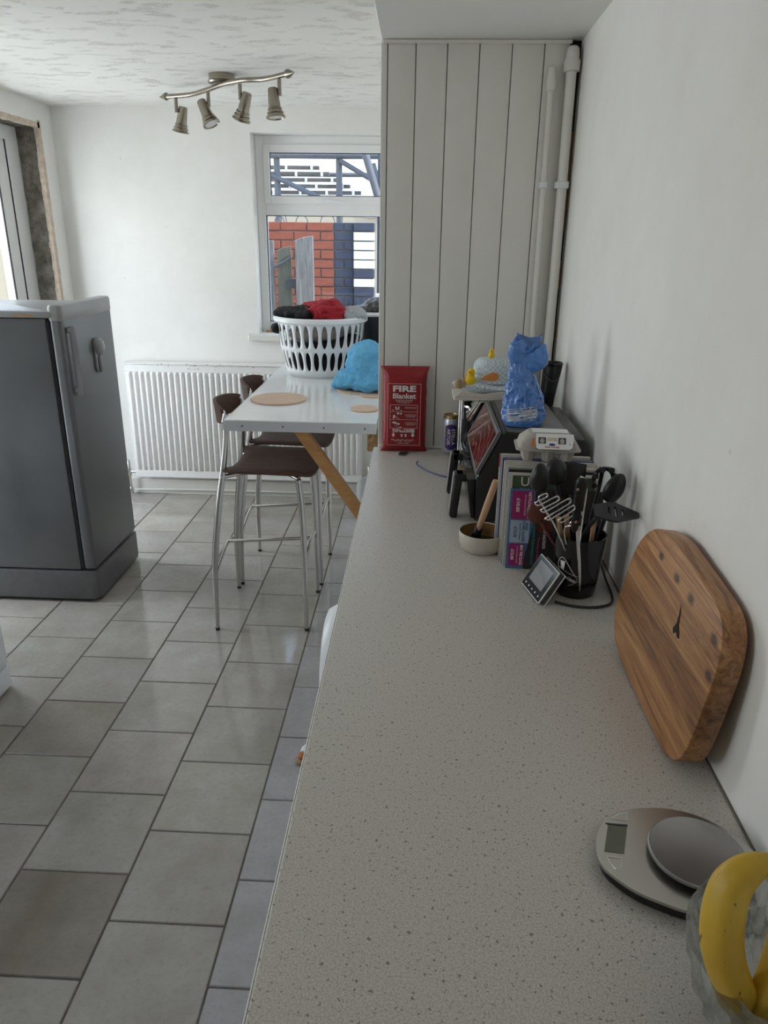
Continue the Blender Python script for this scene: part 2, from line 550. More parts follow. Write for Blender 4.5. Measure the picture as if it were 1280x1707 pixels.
def lathe(bm, prof, seg=32, center=(0, 0, 0), mtx=None, sxy=(1, 1), cap=True, loop=False):
    """prof: (radius, z) list, revolved about z"""
    rings = []
    allv = []
    for r, z in prof:
        if r < 1e-6:
            v = bm.verts.new((center[0], center[1], center[2] + z))
            rings.append([v])
            allv.append(v)
        else:
            ring = [bm.verts.new((center[0] + r * sxy[0] * math.cos(2 * PI * k / seg), center[1] + r * sxy[1] * math.sin(2 * PI * k / seg), center[2] + z)) for k in range(seg)]
            rings.append(ring)
            allv += ring
    for a, b in zip(rings, rings[1:]):
        for k in range(seg):
            q = (k + 1) % seg
            if len(a) == 1 and len(b) == 1:
                continue
            if len(a) == 1:
                bm.faces.new((a[0], b[q], b[k]))
            elif len(b) == 1:
                bm.faces.new((a[k], a[q], b[0]))
            else:
                bm.faces.new((a[k], a[q], b[q], b[k]))
    if loop:
        a, b = rings[-1], rings[0]
        for k in range(seg):
            bm.faces.new((a[k], a[(k + 1) % seg], b[(k + 1) % seg], b[k]))
        cap = False
    if cap and len(rings[0]) > 1:
        bm.faces.new(rings[0][::-1])
    if cap and len(rings[-1]) > 1:
        bm.faces.new(rings[-1])
    if mtx is not None:
        bmesh.ops.transform(bm, matrix=mtx, verts=allv)
    return bm
def prism(bm, outline, z0, z1, bevel=0.0, mtx=None, seg=2):
    lo = [bm.verts.new((x, y, z0)) for x, y in outline]
    hi = [bm.verts.new((x, y, z1)) for x, y in outline]
    n = len(outline)
    f0 = bm.faces.new(lo[::-1])
    f1 = bm.faces.new(hi)
    for k in range(n):
        bm.faces.new((lo[k], lo[(k + 1) % n], hi[(k + 1) % n], hi[k]))
    if mtx is not None:
        bmesh.ops.transform(bm, matrix=mtx, verts=lo + hi)
    if bevel:
        es = list(f0.edges) + list(f1.edges)
        bmesh.ops.bevel(bm, geom=es, offset=bevel, segments=seg, affect='EDGES', profile=0.5)
    return bm
def round_poly(pts, n=4):
    """closed Catmull-Rom through 2-D points"""
    N = len(pts)
    out = []
    for i in range(N):
        a, b, c, d = (Vector(pts[(i + k - 1) % N]) for k in range(4))
        for k in range(n):
            t = k / n
            p = 0.5 * ((2 * b) + (c - a) * t + (2 * a - 5 * b + 4 * c - d) * t * t + (3 * b - a - 3 * c + d) * t ** 3)
            out.append((p.x, p.y))
    return out
def rrect(w_, h_, r, n=5, cx=0.0, cy=0.0):
    out = []
    for sx, sy, a0 in ((1, 1, 0), (-1, 1, 90), (-1, -1, 180), (1, -1, 270)):
        for k in range(n + 1):
            a = math.radians(a0 + 90 * k / n)
            out.append((cx + sx * (w_ / 2 - r) + r * math.cos(a), cy + sy * (h_ / 2 - r) + r * math.sin(a)))
    return out
def circle(r, n=24, cx=0.0, cy=0.0, sy=1.0):
    return [(cx + r * math.cos(2 * PI * k / n), cy + r * sy * math.sin(2 * PI * k / n)) for k in range(n)]
def blob(bm, c, rad, seed, amp=0.25, sub=4, freq=2.2, flat_z=None, ridges=True):
    """a crumpled lump of cloth: ridged noise over an ellipsoid"""
    r = bmesh.ops.create_icosphere(bm, subdivisions=sub, radius=1.0)
    for v in r['verts']:
        d = v.co.normalized()
        q = d * freq + Vector((seed * 3.1, seed * 1.7, seed * 0.9))
        n1 = noise.noise(q)
        n2 = (1 - abs(noise.noise(q * 1.7 + Vector((5, 0, 0)))) * 2) if ridges else noise.noise(q * 1.7)
        n3 = (1 - abs(noise.noise(q * 3.6 + Vector((9, 4, 0)))) * 2) * 0.5
        k = 1 + amp * (0.6 * n1 + 0.45 * n2 + 0.35 * n3 - 0.25)
        v.co = Vector((c[0] + d.x * rad[0] * k, c[1] + d.y * rad[1] * k, c[2] + d.z * rad[2] * k))
        if flat_z is not None and v.co.z < flat_z:
            v.co.z = flat_z
    return bm
def text(body, size, mtx, material, parent, bold=0.0, name='lettering', align='CENTER', width=None, extrude=0.0002, space=1.0):
    cu = bpy.data.curves.new(name, 'FONT')
    cu.body = body
    cu.size = size
    cu.align_x = align
    cu.align_y = 'CENTER'
    cu.extrude = extrude
    cu.offset = bold
    cu.space_line = space
    cu.resolution_u = 3
    tmp = bpy.data.objects.new('tmp', cu)
    C.objects.link(tmp)
    dg = bpy.context.evaluated_depsgraph_get()
    me = bpy.data.meshes.new_from_object(tmp.evaluated_get(dg))
    bpy.data.objects.remove(tmp)
    bpy.data.curves.remove(cu)
    me.name = name
    if width and me.vertices:
        xs = [v.co.x for v in me.vertices]
        me.transform(Matrix.Diagonal((width / max(1e-6, max(xs) - min(xs)), 1, 1, 1)))
    me.materials.clear()
    me.materials.append(material)
    o = bpy.data.objects.new(name, me)
    C.objects.link(o)
    o.parent = parent
    o.matrix_local = mtx
    return o
def copy_thing(root, loc=None, label=None, rot=None):
    r = root.copy()
    C.objects.link(r)
    if loc is not None:
        r.location = loc
    if rot is not None:
        r.rotation_euler = rot
    if label:
        r['label'] = label
    for ch in list(root.children):
        c = ch.copy()
        C.objects.link(c)
        c.parent = r
        for g in ch.children:
            d = g.copy()
            C.objects.link(d)
            d.parent = c
    return r
FACE = Matrix.Rotation(PI / 2, 4, 'X')          # text facing -Y, reading along +X
def at(x, y, z):
    return Matrix.Translation((x, y, z))

# room measures
XL, XR, YB, YP, XN = -2.12, 0.447, 4.60, 2.59, -0.137
def wx(y):
    return 0.441 + 0.0138 * (y - 0.8)          # the right wall runs slightly out of square
ZC, ZB, WT = 2.29, 2.187, 0.91
YN = -1.5

# ================================================================ SETTING
# floor: grout bed + tiles
bm = B()
box(bm, (XL - 0.3, YN - 0.2, -0.12), (XR + 0.2, YB + 0.4, -0.004))
floor = struct(obj('floor', bm, M['grout']))
def tile_mesh(w_, h_):
    b = B()
    box(b, (-w_ / 2, -h_ / 2, -0.008), (w_ / 2, h_ / 2, 0.0), 0.0022, 1)
    bmesh.ops.recalc_face_normals(b, faces=b.faces)
    me = bpy.data.meshes.new('tile')
    b.to_mesh(me)
    b.free()
    me.materials.append(M['tile'])
    return me
full = tile_mesh(0.2945, 0.2985)
cuts = {}
trnd = random.Random(5)
def add_tile(x0, x1, y0, y1):
    w_, h_ = x1 - x0 - 0.0045, y1 - y0 - 0.0045
    if abs(w_ - 0.2945) < 0.002 and abs(h_ - 0.2985) < 0.002:
        me = full
    else:
        key = (round(w_, 3), round(h_, 3))
        if key not in cuts:
            cuts[key] = tile_mesh(w_, h_)
        me = cuts[key]
    o = bpy.data.objects.new('tile', me)
    C.objects.link(o)
    o.parent = floor
    f = trnd.uniform(0.95, 1.07)
    cx, cy = (x0 + x1) / 2, (y0 + y1) / 2
    col = (f, f * trnd.uniform(0.985, 1.005), f * trnd.uniform(0.965, 1.01))
    if x1 > -0.2:                        # cut row beside the units: cleaner, plus bluish reflection painted into the colour
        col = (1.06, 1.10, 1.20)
    if abs(cx + 0.895) < 0.1 and 1.15 < cy < 1.5:
        col = (0.66, 0.62, 0.57)         # one dirty brown tile
    if abs(cx + 1.195) < 0.1 and 1.95 < cy < 2.3:
        col = (0.86, 0.84, 0.80)
    o.color = (*col, 1)
    o.location = ((x0 + x1) / 2, (y0 + y1) / 2, random.uniform(-0.0006, 0.0))
    o.rotation_euler = (random.uniform(-1, 1) * 0.0012, random.uniform(-1, 1) * 0.0012, 0)
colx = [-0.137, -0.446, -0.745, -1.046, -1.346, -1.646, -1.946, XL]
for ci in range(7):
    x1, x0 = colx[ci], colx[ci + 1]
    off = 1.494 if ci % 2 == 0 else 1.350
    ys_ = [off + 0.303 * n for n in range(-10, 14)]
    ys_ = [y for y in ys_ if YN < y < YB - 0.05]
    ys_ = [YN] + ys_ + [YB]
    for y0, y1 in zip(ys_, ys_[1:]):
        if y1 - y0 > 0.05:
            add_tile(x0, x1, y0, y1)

# walls
def wall_with_hole(name, axis, pos, thick, u0, u1, z0, z1, holes, material, parent=None):
    """slab on a plane x=pos (axis 'x') or y=pos ('y'), with rectangular openings (u0,u1,z0,z1)"""
    b = B()
    us = sorted({u0, u1, *[h[0] for h in holes], *[h[1] for h in holes]})
    zs = sorted({z0, z1, *[h[2] for h in holes], *[h[3] for h in holes]})
    p0, p1 = min(pos, pos + thick), max(pos, pos + thick)
    for ua, ub in zip(us, us[1:]):
        for za, zb in zip(zs, zs[1:]):
            um, zm = (ua + ub) / 2, (za + zb) / 2
            if any(h[0] < um < h[1] and h[2] < zm < h[3] for h in holes):
                continue
            if axis == 'x':
                box(b, (p0, ua, za), (p1, ub, zb))
            else:
                box(b, (ua, p0, za), (ub, p1, zb))
    bmesh.ops.remove_doubles(b, verts=b.verts, dist=1e-5)
    dup = {}
    kill = []
    for f in b.faces:
        key = tuple(sorted(v.index for v in f.verts))
        b.verts.index_update()
    b.verts.index_update()
    for f in b.faces:
        key = tuple(sorted(v.index for v in f.verts))
        if key in dup:
            kill += [f, dup[key]]
        else:
            dup[key] = f
    if kill:
        bmesh.ops.delete(b, geom=list(set(kill)), context='FACES')
    return obj(name, b, material, parent)
DOOR = (2.55, 4.445, 0.0, 2.178)
KWIN = (-0.1, 1.5, 1.05, 2.0)
struct(wall_with_hole('wall_left', 'x', XL, -0.28, YN, YB + 0.28, -0.1, 2.5, [DOOR, KWIN], M['wall']))
WIN = (-0.985, -0.150, 1.02, 2.165)
struct(wall_with_hole('wall_back', 'y', YB, 0.28, XL - 0.28, XR + 0.2, -0.1, 2.5, [WIN], M['wall']))
bm = B()
prism(bm, [(wx(YN), YN), (0.65, YN), (0.65, YB), (wx(YB), YB)], -0.1, 2.5)
struct(obj('wall_right', bm, M['wall']))
bm = B()
box(bm, (XL, YN - 0.15, -0.1), (XR + 0.15, YN, 2.5))
struct(obj('wall_front', bm, M['wall']))
# ceiling, lower smooth soffit over the worktop
bm = B()
box(bm, (XL - 0.28, YN - 0.15, ZC), (XR + 0.15, YB + 0.28, ZC + 0.15))
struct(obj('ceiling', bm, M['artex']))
bm = B()
box(bm, (XN - 0.002, YN, ZB), (0.474, YP + 0.05, ZC), 0.003, 1)
struct(obj('trim_1', bm, M['smooth_ceiling']))
# stub wall behind the boarding, its long side closes the dining end
bm = B()
box(bm, (XN, YP + 0.02, 0.0), (0.4315, YB, ZC))
nib = struct(obj('wall_nib', bm, M['wall']))
seams = [-0.140, -0.119, -0.033, 0.0628, 0.160, 0.258, 0.355, 0.4305]
for i, (a, b_) in enumerate(zip(seams, seams[1:])):
    bm = B()
    box(bm, (a + 0.0012, YP, WT - 0.4), (b_ - 0.0012, YP + 0.0195, ZB - 0.004), 0.0028, 2)
    obj('board', bm, M['gloss_white'], nib, smooth=40)
bm = B()
box(bm, (-0.135, YP - 0.006, ZB - 0.012), (0.435, YP + 0.0, ZB - 0.001), 0.002, 1)
obj('cover_strip', bm, M['gloss_white'], nib)
bm = B()
box(bm, (-0.135, YP - 0.007, WT + 0.0005), (0.43, YP + 0.0, WT + 0.010), 0.002, 1)
obj('bottom_bead', bm, M['gloss_white'], nib)
bm = B()
box(bm, (0.4318, YP + 0.016, WT), (0.472, YP + 0.034, ZB - 0.002))
obj('dark_gap', bm, M['dark_gap'], nib)  # near-black strip filling the gap; the recess shade is put into its colour
bm = B()
for za, zb in ((1.30, 1.36), (1.47, 1.56), (1.65, 1.94)):
    box(bm, (0.4480, YP + 0.003, za), (0.4645, YP + 0.0155, zb), 0.001, 1)
obj('stud_edge', bm, M['raw_wood'], nib)

# baseboards
bm = B()
box(bm, (XL, YB - 0.018, 0.0), (XN, YB, 0.10), 0.003, 1)
box(bm, (XL, YB - 0.024, 0.0), (XN, YB - 0.018, 0.012), 0.002, 1)
struct(obj('baseboard_back', bm, M['gloss_white']))
bm = B()
box(bm, (XN - 0.016, YP + 0.03, 0.0), (XN, YB - 0.025, 0.10), 0.003, 1)
struct(obj('baseboard_nib', bm, M['gloss_white']))

# back window
wy0, wy1 = 4.715, 4.785
x0, x1, z0, z1 = -0.985, -0.150, 1.055, 2.165
win = bpy.data.objects.new('window_1', None)
C.objects.link(win)
win.location = (x0, wy0, z0)
struct(win)
bm = B()
box(bm, (x0, wy0, z0), (-0.935, wy1, z1), 0.004, 1)
box(bm, (-0.195, wy0, z0), (x1, wy1, z1), 0.004, 1)
box(bm, (-0.935, wy0, 2.115), (-0.195, wy1, z1), 0.004, 1)
box(bm, (-0.935, wy0, z0), (-0.195, wy1, 1.115), 0.004, 1)
box(bm, (-0.935, wy0 - 0.002, 1.735), (-0.195, wy1, 1.800), 0.004, 1)
obj('window_frame', bm, M['upvc'], win)
bm = B()
s0 = wy0 - 0.012
box(bm, (-0.938, s0, 1.797), (-0.900, s0 + 0.05, 2.118), 0.004, 1)
box(bm, (-0.232, s0, 1.797), (-0.192, s0 + 0.05, 2.118), 0.004, 1)
box(bm, (-0.900, s0, 2.074), (-0.232, s0 + 0.05, 2.118), 0.004, 1)
box(bm, (-0.900, s0, 1.797), (-0.232, s0 + 0.05, 1.842), 0.004, 1)
sash = obj('vent_sash', bm, M['upvc'], win)
bm = B()
for a, b_ in (((-0.902, wy0 + 0.004, 1.840), (-0.230, wy0 + 0.012, 2.076)), ((-0.936, wy0 + 0.01, 1.113), (-0.194, wy0 + 0.018, 1.737))):
    e = 0.006
    box(bm, a, (a[0] + e, b_[1], b_[2]))
    box(bm, (b_[0] - e, a[1], a[2]), b_)
    box(bm, a, (b_[0], b_[1], a[2] + e))
    box(bm, (a[0], a[1], b_[2] - e), b_)
obj('glazing_seal', bm, M['seal'], win)
for a, b_ in (((-0.900, wy0 + 0.022, 1.840), (-0.232, wy0 + 0.026, 2.076)), ((-0.935, wy0 + 0.026, 1.115), (-0.195, wy0 + 0.030, 1.735))):
    bm = B()
    box(bm, a, b_)
    obj('pane', bm, M['glass'], win)
bm = B()
box(bm, (-0.60, s0 - 0.012, 1.806), (-0.545, s0, 1.826), 0.003, 1)
tube(bm, [(-0.575, s0 - 0.015, 1.818), (-0.54, s0 - 0.022, 1.816), (-0.455, s0 - 0.020, 1.808)], [0.008, 0.007, 0.004], 8)
obj('handle', bm, M['upvc'], sash)
bm = B()
box(bm, (-1.045, 4.555, 1.015), (x1 + 0.004, wy0 + 0.01, 1.056), 0.006, 2)
obj('window_sill', bm, M['gloss_white'], win)
bm = B()
box(bm, (-0.955, 4.66, 1.0565), (-0.905, 4.70, 1.068), 0.004, 1)
tag(obj('sponge_scrap', bm, M['osb'], None), 'small yellow-brown scrap lying on the left end of the white window sill', 'scrap')

# patio door in the left wall, new frame set in a bare opening
dx = -2.25
door = bpy.data.objects.new('door_1', None)
C.objects.link(door)
door.location = (dx, 2.6, 0)
struct(door)
bm = B()
ya, yb, zt = 2.552, 4.436, 2.166
box(bm, (dx - 0.07, ya, 0.0), (dx, ya + 0.075, zt), 0.004, 1)
box(bm, (dx - 0.07, yb - 0.126, 0.0), (dx, yb, zt), 0.004, 1)
box(bm, (dx - 0.07, ya + 0.075, zt - 0.075), (dx, yb - 0.126, zt), 0.004, 1)
box(bm, (dx - 0.07, ya + 0.075, 0.0), (dx, yb - 0.126, 0.06), 0.004, 1)
obj('frame', bm, M['upvc'], door)
for k, (sa, sb) in enumerate(((ya + 0.078, 3.49), (3.492, yb - 0.130))):
    bm = B()
    xx0, xx1 = dx - 0.062, dx - 0.008
    box(bm, (xx0, sa, 0.063), (xx1, sa + 0.09, zt - 0.079), 0.004, 1)
    box(bm, (xx0, sb - 0.105, 0.063), (xx1, sb, zt - 0.079), 0.004, 1)
    box(bm, (xx0, sa + 0.09, zt - 0.17), (xx1, sb - 0.105, zt - 0.079), 0.004, 1)
    box(bm, (xx0, sa + 0.09, 0.063), (xx1, sb - 0.105, 0.16), 0.004, 1)
    leaf = obj('door_leaf', bm, M['upvc'], door)
    bm = B()
    box(bm, (dx - 0.016, sa + 0.088, 0.158), (dx - 0.010, sa + 0.096, zt - 0.168))
    box(bm, (dx - 0.016, sb - 0.113, 0.158), (dx - 0.010, sb - 0.103, zt - 0.168))
    obj('glazing_seal', bm, M['seal'], leaf)
    bm = B()
    box(bm, (dx - 0.037, sa + 0.089, 0.159), (dx - 0.033, sb - 0.104, zt - 0.169))
    obj('pane', bm, M['glass'], leaf)
bm = B()
box(bm, (dx - 0.012, yb - 0.130, 0.06), (dx - 0.004, yb - 0.126, zt - 0.075))
obj('frame_gasket', bm, M['seal'], door)  # black strip in the joint between leaf and frame
# bare concrete reveal and the torn plaster edge beside it
bm = B()
rnd = random.Random(3)
cols, rows = 8, 60
grid = []
for j in range(rows + 1):
    row = []
    for i in range(cols + 1):
        x = -2.249 + i / cols * 0.105
        z = j / rows * 2.178
        y = 4.443 - 0.010 * noise.noise(Vector((x * 14, 0, z * 7))) - 0.006 * noise.noise(Vector((x * 50, 3, z * 30))) - 0.006
        row.append(bm.verts.new((x, y, z)))
    grid.append(row)
for j in range(rows):
    for i in range(cols):
        bm.faces.new((grid[j][i], grid[j][i + 1], grid[j + 1][i + 1], grid[j + 1][i]))
jamb = obj('bare_reveal', bm, M['concrete'], door, smooth=60)
bm = B()
for i in range(24):
    ya_, yb_ = 2.56 + i * 0.0785, 2.56 + (i + 1) * 0.0785
    d = 0.015 + 0.010 * noise.noise(Vector((i * 0.7, 0, 0)))
    box(bm, (-2.33, ya_, 2.174 - d * 0.5), (-2.140, yb_, 2.1775))
obj('bare_lintel', bm, M['concrete'], door)
bm = B()
n = 70
inner, outer = [], []
for j in range(n + 1):
    z = j / n * 2.20
    jag = 0.010 * noise.noise(Vector((0, 1, z * 9))) + 0.006 * noise.noise(Vector((0, 5, z * 40)))
    inner.append((-2.143 + jag, z))
    outer.append(z)
prof = []
for j in range(n):
    za, zb = outer[j], outer[j + 1]
    xi = inner[j][0]
    ye = 4.452 + 0.010 + 0.008 * noise.noise(Vector((2, 0, outer[j] * 14)))
    box(bm, (xi, 4.428, za), (-2.1185, ye, zb))
obj('torn_plaster_edge', bm, M['dark_white_plaster'], door)
bm = B()
for j in range(n):
    za, zb = 2.55 + j / n * 1.9, 2.55 + (j + 1) / n * 1.9
    d = 0.008 + 0.006 * noise.noise(Vector((7, 0, j * 0.5)))
    box(bm, (-2.145, za, 2.170 - d), (-2.1185, zb, 2.186 + d * 0.3))
obj('torn_plaster_head', bm, M['dark_white_plaster'], door)

# kitchen window, invented to let in light (beside the camera, out of view)
win2 = bpy.data.objects.new('window_2', None)
C.objects.link(win2)
win2.location = (-2.25, -0.1, 1.05)
struct(win2)
bm = B()
for a, b_ in (((-2.31, -0.1, 1.05), (-2.25, -0.04, 2.0)), ((-2.31, 1.44, 1.05), (-2.25, 1.5, 2.0)), ((-2.31, -0.04, 1.05), (-2.25, 1.44, 1.11)), ((-2.31, -0.04, 1.94), (-2.25, 1.44, 2.0)), ((-2.31, 0.67, 1.11), (-2.25, 0.73, 1.94))):
    box(bm, a, b_, 0.004, 1)
obj('window_frame', bm, M['upvc'], win2)
for sa, sb in ((-0.04, 0.67), (0.73, 1.44)):
    bm = B()
    box(bm, (-2.285, sa, 1.11), (-2.281, sb, 1.94))
    obj('pane', bm, M['glass'], win2)


# ================================================================ OUTSIDE
bm = B()
box(bm, (-9, YB + 0.28, -0.3), (6, 20, -0.12))
box(bm, (-9, -4, -0.3), (XL - 0.28, YB + 0.28, -0.12))
struct(obj('ground', bm, M['paving']))
# brick garden wall
YW = 6.60
gw = thing('brick_wall', (-1.0, YW, -0.12), 'garden brick wall outside the back window, red on the left, navy painted on the right', 'wall')
bm = B()
box(bm, (-1.75, YW + 0.008, -0.12), (-0.572, YW + 0.20, 1.725))
obj('mortar_core', bm, M['mortar'], gw)
def brick_mesh(w_, material, d=0.11):
    b = B()
    box(b, (0, 0, 0), (w_, d, 0.064), 0.003, 1)
    bmesh.ops.recalc_face_normals(b, faces=b.faces)
    me = bpy.data.meshes.new('brick')
    b.to_mesh(me)
    b.free()
    me.materials.append(M[material])
    return me
bmesh_cache = {}
def lay(par, x, y, z, w_, material):
    key = (round(w_, 3), material)
    if key not in bmesh_cache:
        bmesh_cache[key] = brick_mesh(w_, material)
    o = bpy.data.objects.new('brick', bmesh_cache[key])
    C.objects.link(o)
    o.parent = par
    o.location = (x - par.location.x, y - par.location.y + random.uniform(-0.003, 0.003), z - par.location.z)
for r in range(15):
    z = 1.662 - r * 0.0745
    # the split between red and navy paint sits near x = -0.60; a brick is 215 mm
    x = -1.75 - (0.0 if r % 2 else 0.1125)
    while x < -0.76:
        a, b_ = max(x, -1.75), min(x + 0.215, -0.742)
        if b_ - a > 0.03:
            lay(gw, a, YW - 0.004, z, b_ - a, 'red_brick')
        x += 0.225
    edge = -0.735 + (0.02 if r % 2 else -0.0)
    if r % 2:
        lay(gw, -0.735, YW - 0.004, z, 0.16, 'navy_brick')
    else:
        lay(gw, -0.735, YW - 0.004, z, 0.075, 'navy_brick')
        lay(gw, -0.652, YW - 0.004, z, 0.077, 'navy_brick')
pier = thing('brick_pier', (-0.48, YW - 0.03, -0.12), 'narrow brick pier with white painted upper bricks, right of the navy brickwork', 'pier')
bm = B()
box(bm, (-0.568, YW - 0.02, -0.12), (-0.400, YW + 0.20, 1.725))
obj('mortar_core', bm, M['mortar'], pier)
for r in range(15):
    z = 1.662 - r * 0.0745
    lay(pier, -0.57, YW - 0.035, z, 0.172, 'white_brick' if r in (1, 2, 3, 4, 6) else 'navy_brick')
# wire scrolls on the wall top
ws = thing('wire_scroll', (-1.05, YW + 0.08, 1.727), 'thin curled metal scrollwork along the top of the red brick wall', 'railing')
for cx, rr in ((-1.25, 0.10), (-1.02, 0.05), (-0.80, 0.06), (-1.21, 0.04)):
    bm = B()
    tube(bm, [(cx + rr * math.cos(a), YW + 0.08, 1.727 + rr * 1.1 * math.sin(a)) for a in [PI * k / 12 for k in range(13)]], 0.004, 6)
    obj('scroll', bm, M['scaffold'], ws, smooth=60)
# weathered pickets
fence = thing('picket_fence', (-1.1, 5.9, -0.12), 'weathered wooden fence boards standing before the red brick wall', 'fence')
for x0_, x1_, zt_, mt, y in ((-1.30, -1.125, 1.565, 'grey_wood', 5.92), (-1.10, -0.990, 1.525, 'green_wood', 5.90), (-0.950, -0.812, 1.60, 'grey_wood', 5.84)):
    bm = B()
    prism(bm, [(x0_, -0.12), (x1_, -0.12), (x1_, zt_ + 0.022), (x0_ + (x1_ - x0_) * 0.5, zt_ + 0.012), (x0_, zt_ - 0.012)], 0, 0.03, 0.004, Matrix.Translation((0, y + 0.03, 0)) @ Matrix.Rotation(PI / 2, 4, 'X'), 1)
    obj('fence_board', bm, M[mt], fence)
bm = B()
box(bm, (-1.03, 5.86, 1.24), (-0.93, 5.885, 1.31), 0.003, 1)
obj('gate_latch', bm, M['dark_grey'], fence)
bm = B()
tube(bm, [(-1.12, 5.885, 1.40), (-1.05, 5.88, 1.43), (-0.985, 5.88, 1.47)], 0.007, 6, 4)
obj('tie_wire', bm, M['scaffold'], fence)
# dark slate clad lean-to with white base behind the pier
sh = thing('lean_to', (-0.1, 7.4, -0.12), 'dark slate-grey outhouse wall with a white base right of the brick pier', 'outhouse')
bm = B()
box(bm, (-0.42, 7.4, 1.10), (0.9, 7.6, 2.45))
obj('dark_cladding', bm, M['slate'], sh)
for i in range(4):
    bm = B()
    box(bm, (-0.45 + (i % 2) * 0.02, 7.34, -0.12 + i * 0.31), (0.9, 7.6, 0.175 + i * 0.31), 0.006, 1)
    obj('white_block', bm, M['white_brick'], sh)
bm = B()
box(bm, (-0.32, 7.36, 1.95), (-0.05, 7.395, 2.42), 0.004, 1)
obj('pale_panel', bm, M['frame_white'], sh)
bm = B()
box(bm, (-0.36, 7.30, 1.88), (0.0, 7.398, 1.945), 0.01, 1)
obj('ledge', bm, M['frame_white'], sh)
bm = B()
box(bm, (-0.085, 7.1, -0.12), (0.01, 7.19, 2.5), 0.004, 1)
tag(obj('white_post', bm, M['frame_white'], None), 'white square upright post before the dark outhouse wall', 'post')
bm = B()
tube(bm, [(0.28, 7.03, -0.12), (-0.53, 6.85, 2.38)], 0.032, 12)
tag(obj('leaning_tube', bm, M['scaffold'], None, smooth=50), 'thick grey tube leaning diagonally across the dark outhouse wall', 'pole')
# scaffold: uprights, ledgers and boards
sc_ = thing('scaffold', (-1.2, 8.9, -0.12), 'metal scaffold with wooden boards beyond the garden wall, seen through the top pane', 'scaffold')
for x in (-1.62, -0.93, -0.30):
    bm = B()
    tube(bm, [(x, 8.9, -0.12), (x, 8.9, 3.1)], 0.036, 10)
    obj('upright', bm, M['scaffold'], sc_, smooth=50)
for i, (z, y) in enumerate(((2.43, 8.90), (2.29, 9.5))):
    bm = B()
    tube(bm, [(-2.2, y - 0.04, z), (0.8, y - 0.04, z)], 0.026, 10)
    obj('ledger', bm, M['scaffold'], sc_, smooth=50)
for i in range(5):
    y = 9.02 + i * 0.10
    z = 2.055 + 0.072 * i
    xa, xb = -2.3 + 0.12 * (i % 2), -0.70 - 0.13 * i
    bm = B()
    box(bm, (xa, y, z), (xb, y + 0.07, z + 0.040), 0.004, 1)
    bd = obj('scaffold_board', bm, M['plank'], sc_)
    for k in range(5):
        bm = B()
        xk = xb - 0.10 - 0.30 * k
        box(bm, (xk, y - 0.02, z - 0.012), (xk + 0.028, y - 0.001, z + 0.05), 0.004, 1)
        obj('board_clip', bm, M['frame_white'], bd)
for a, b_ in (((-1.75, 8.86, 2.27), (-0.95, 8.86, 1.93)), ((-0.92, 8.84, 2.39), (-0.45, 8.84, 2.14)), ((-0.55, 8.80, 2.36), (-0.32, 8.80, 1.60))):
    bm = B()
    tube(bm, [a, b_], 0.028, 10)
    obj('brace_tube', bm, M['scaffold'], sc_, smooth=50)
bm = B()
box(bm, (-2.3, 8.70, 2.50), (1.0, 8.80, 2.585), 0.004, 1)
obj('top_beam', bm, M['scaffold'], sc_)
hb = thing('rendered_house', (-2.0, 13, -0.12), 'pale cream rendered house wall far behind the scaffold', 'house')
bm = B()
box(bm, (-8, 13, -0.12), (3, 13.4, 2.22))
obj('rendered_wall', bm, M['render_cream'], hb)
bm = B()
box(bm, (-8, 12.92, 2.22), (3, 13.42, 2.33), 0.01, 1)
obj('coping', bm, M['frame_white'], hb)
bm = B()
box(bm, (-0.95, 12.94, 1.9), (-0.35, 13.0, 2.2), 0.01, 1)
obj('wall_panel', bm, M['frame_white'], hb)
# rendered boundary wall outside the patio door
bm = B()
box(bm, (-4.9, 1.0, -0.12), (-4.7, 10, 2.05), 0.01, 1)
tag(obj('garden_wall', bm, M['render_cream'], None), 'cream rendered boundary wall outside the patio door on the left', 'wall')

# ================================================================ BIG OBJECTS
# worktop and what stands under it
wtop = thing('worktop', (0.145, 0.5, WT), 'long speckled beige laminate worktop running along the right wall', 'worktop')
bm = B()
prism(bm, [(-0.1515, -1.2), (wx(-1.2) - 0.0008, -1.2), (wx(YP) - 0.0008, YP - 0.0008), (-0.1515, YP - 0.0008)], WT - 0.038, WT, 0.0025)
obj('worktop_slab', bm, M['worktop'], wtop)
bm = B()
box(bm, (-0.1535, -1.2, WT - 0.037), (-0.1516, YP - 0.002, WT - 0.0008), 0.0006, 1)
obj('edge_strip', bm, M['trim_grey'], wtop)
bm = B()
prism(bm, [(wx(-1.2) - 0.0030, -1.2), (wx(-1.2) - 0.0004, -1.2), (wx(2.55) - 0.0004, 2.55), (wx(2.55) - 0.0030, 2.55)], WT, WT + 0.0025)
obj('sealant_bead', bm, M['grout'], wtop)
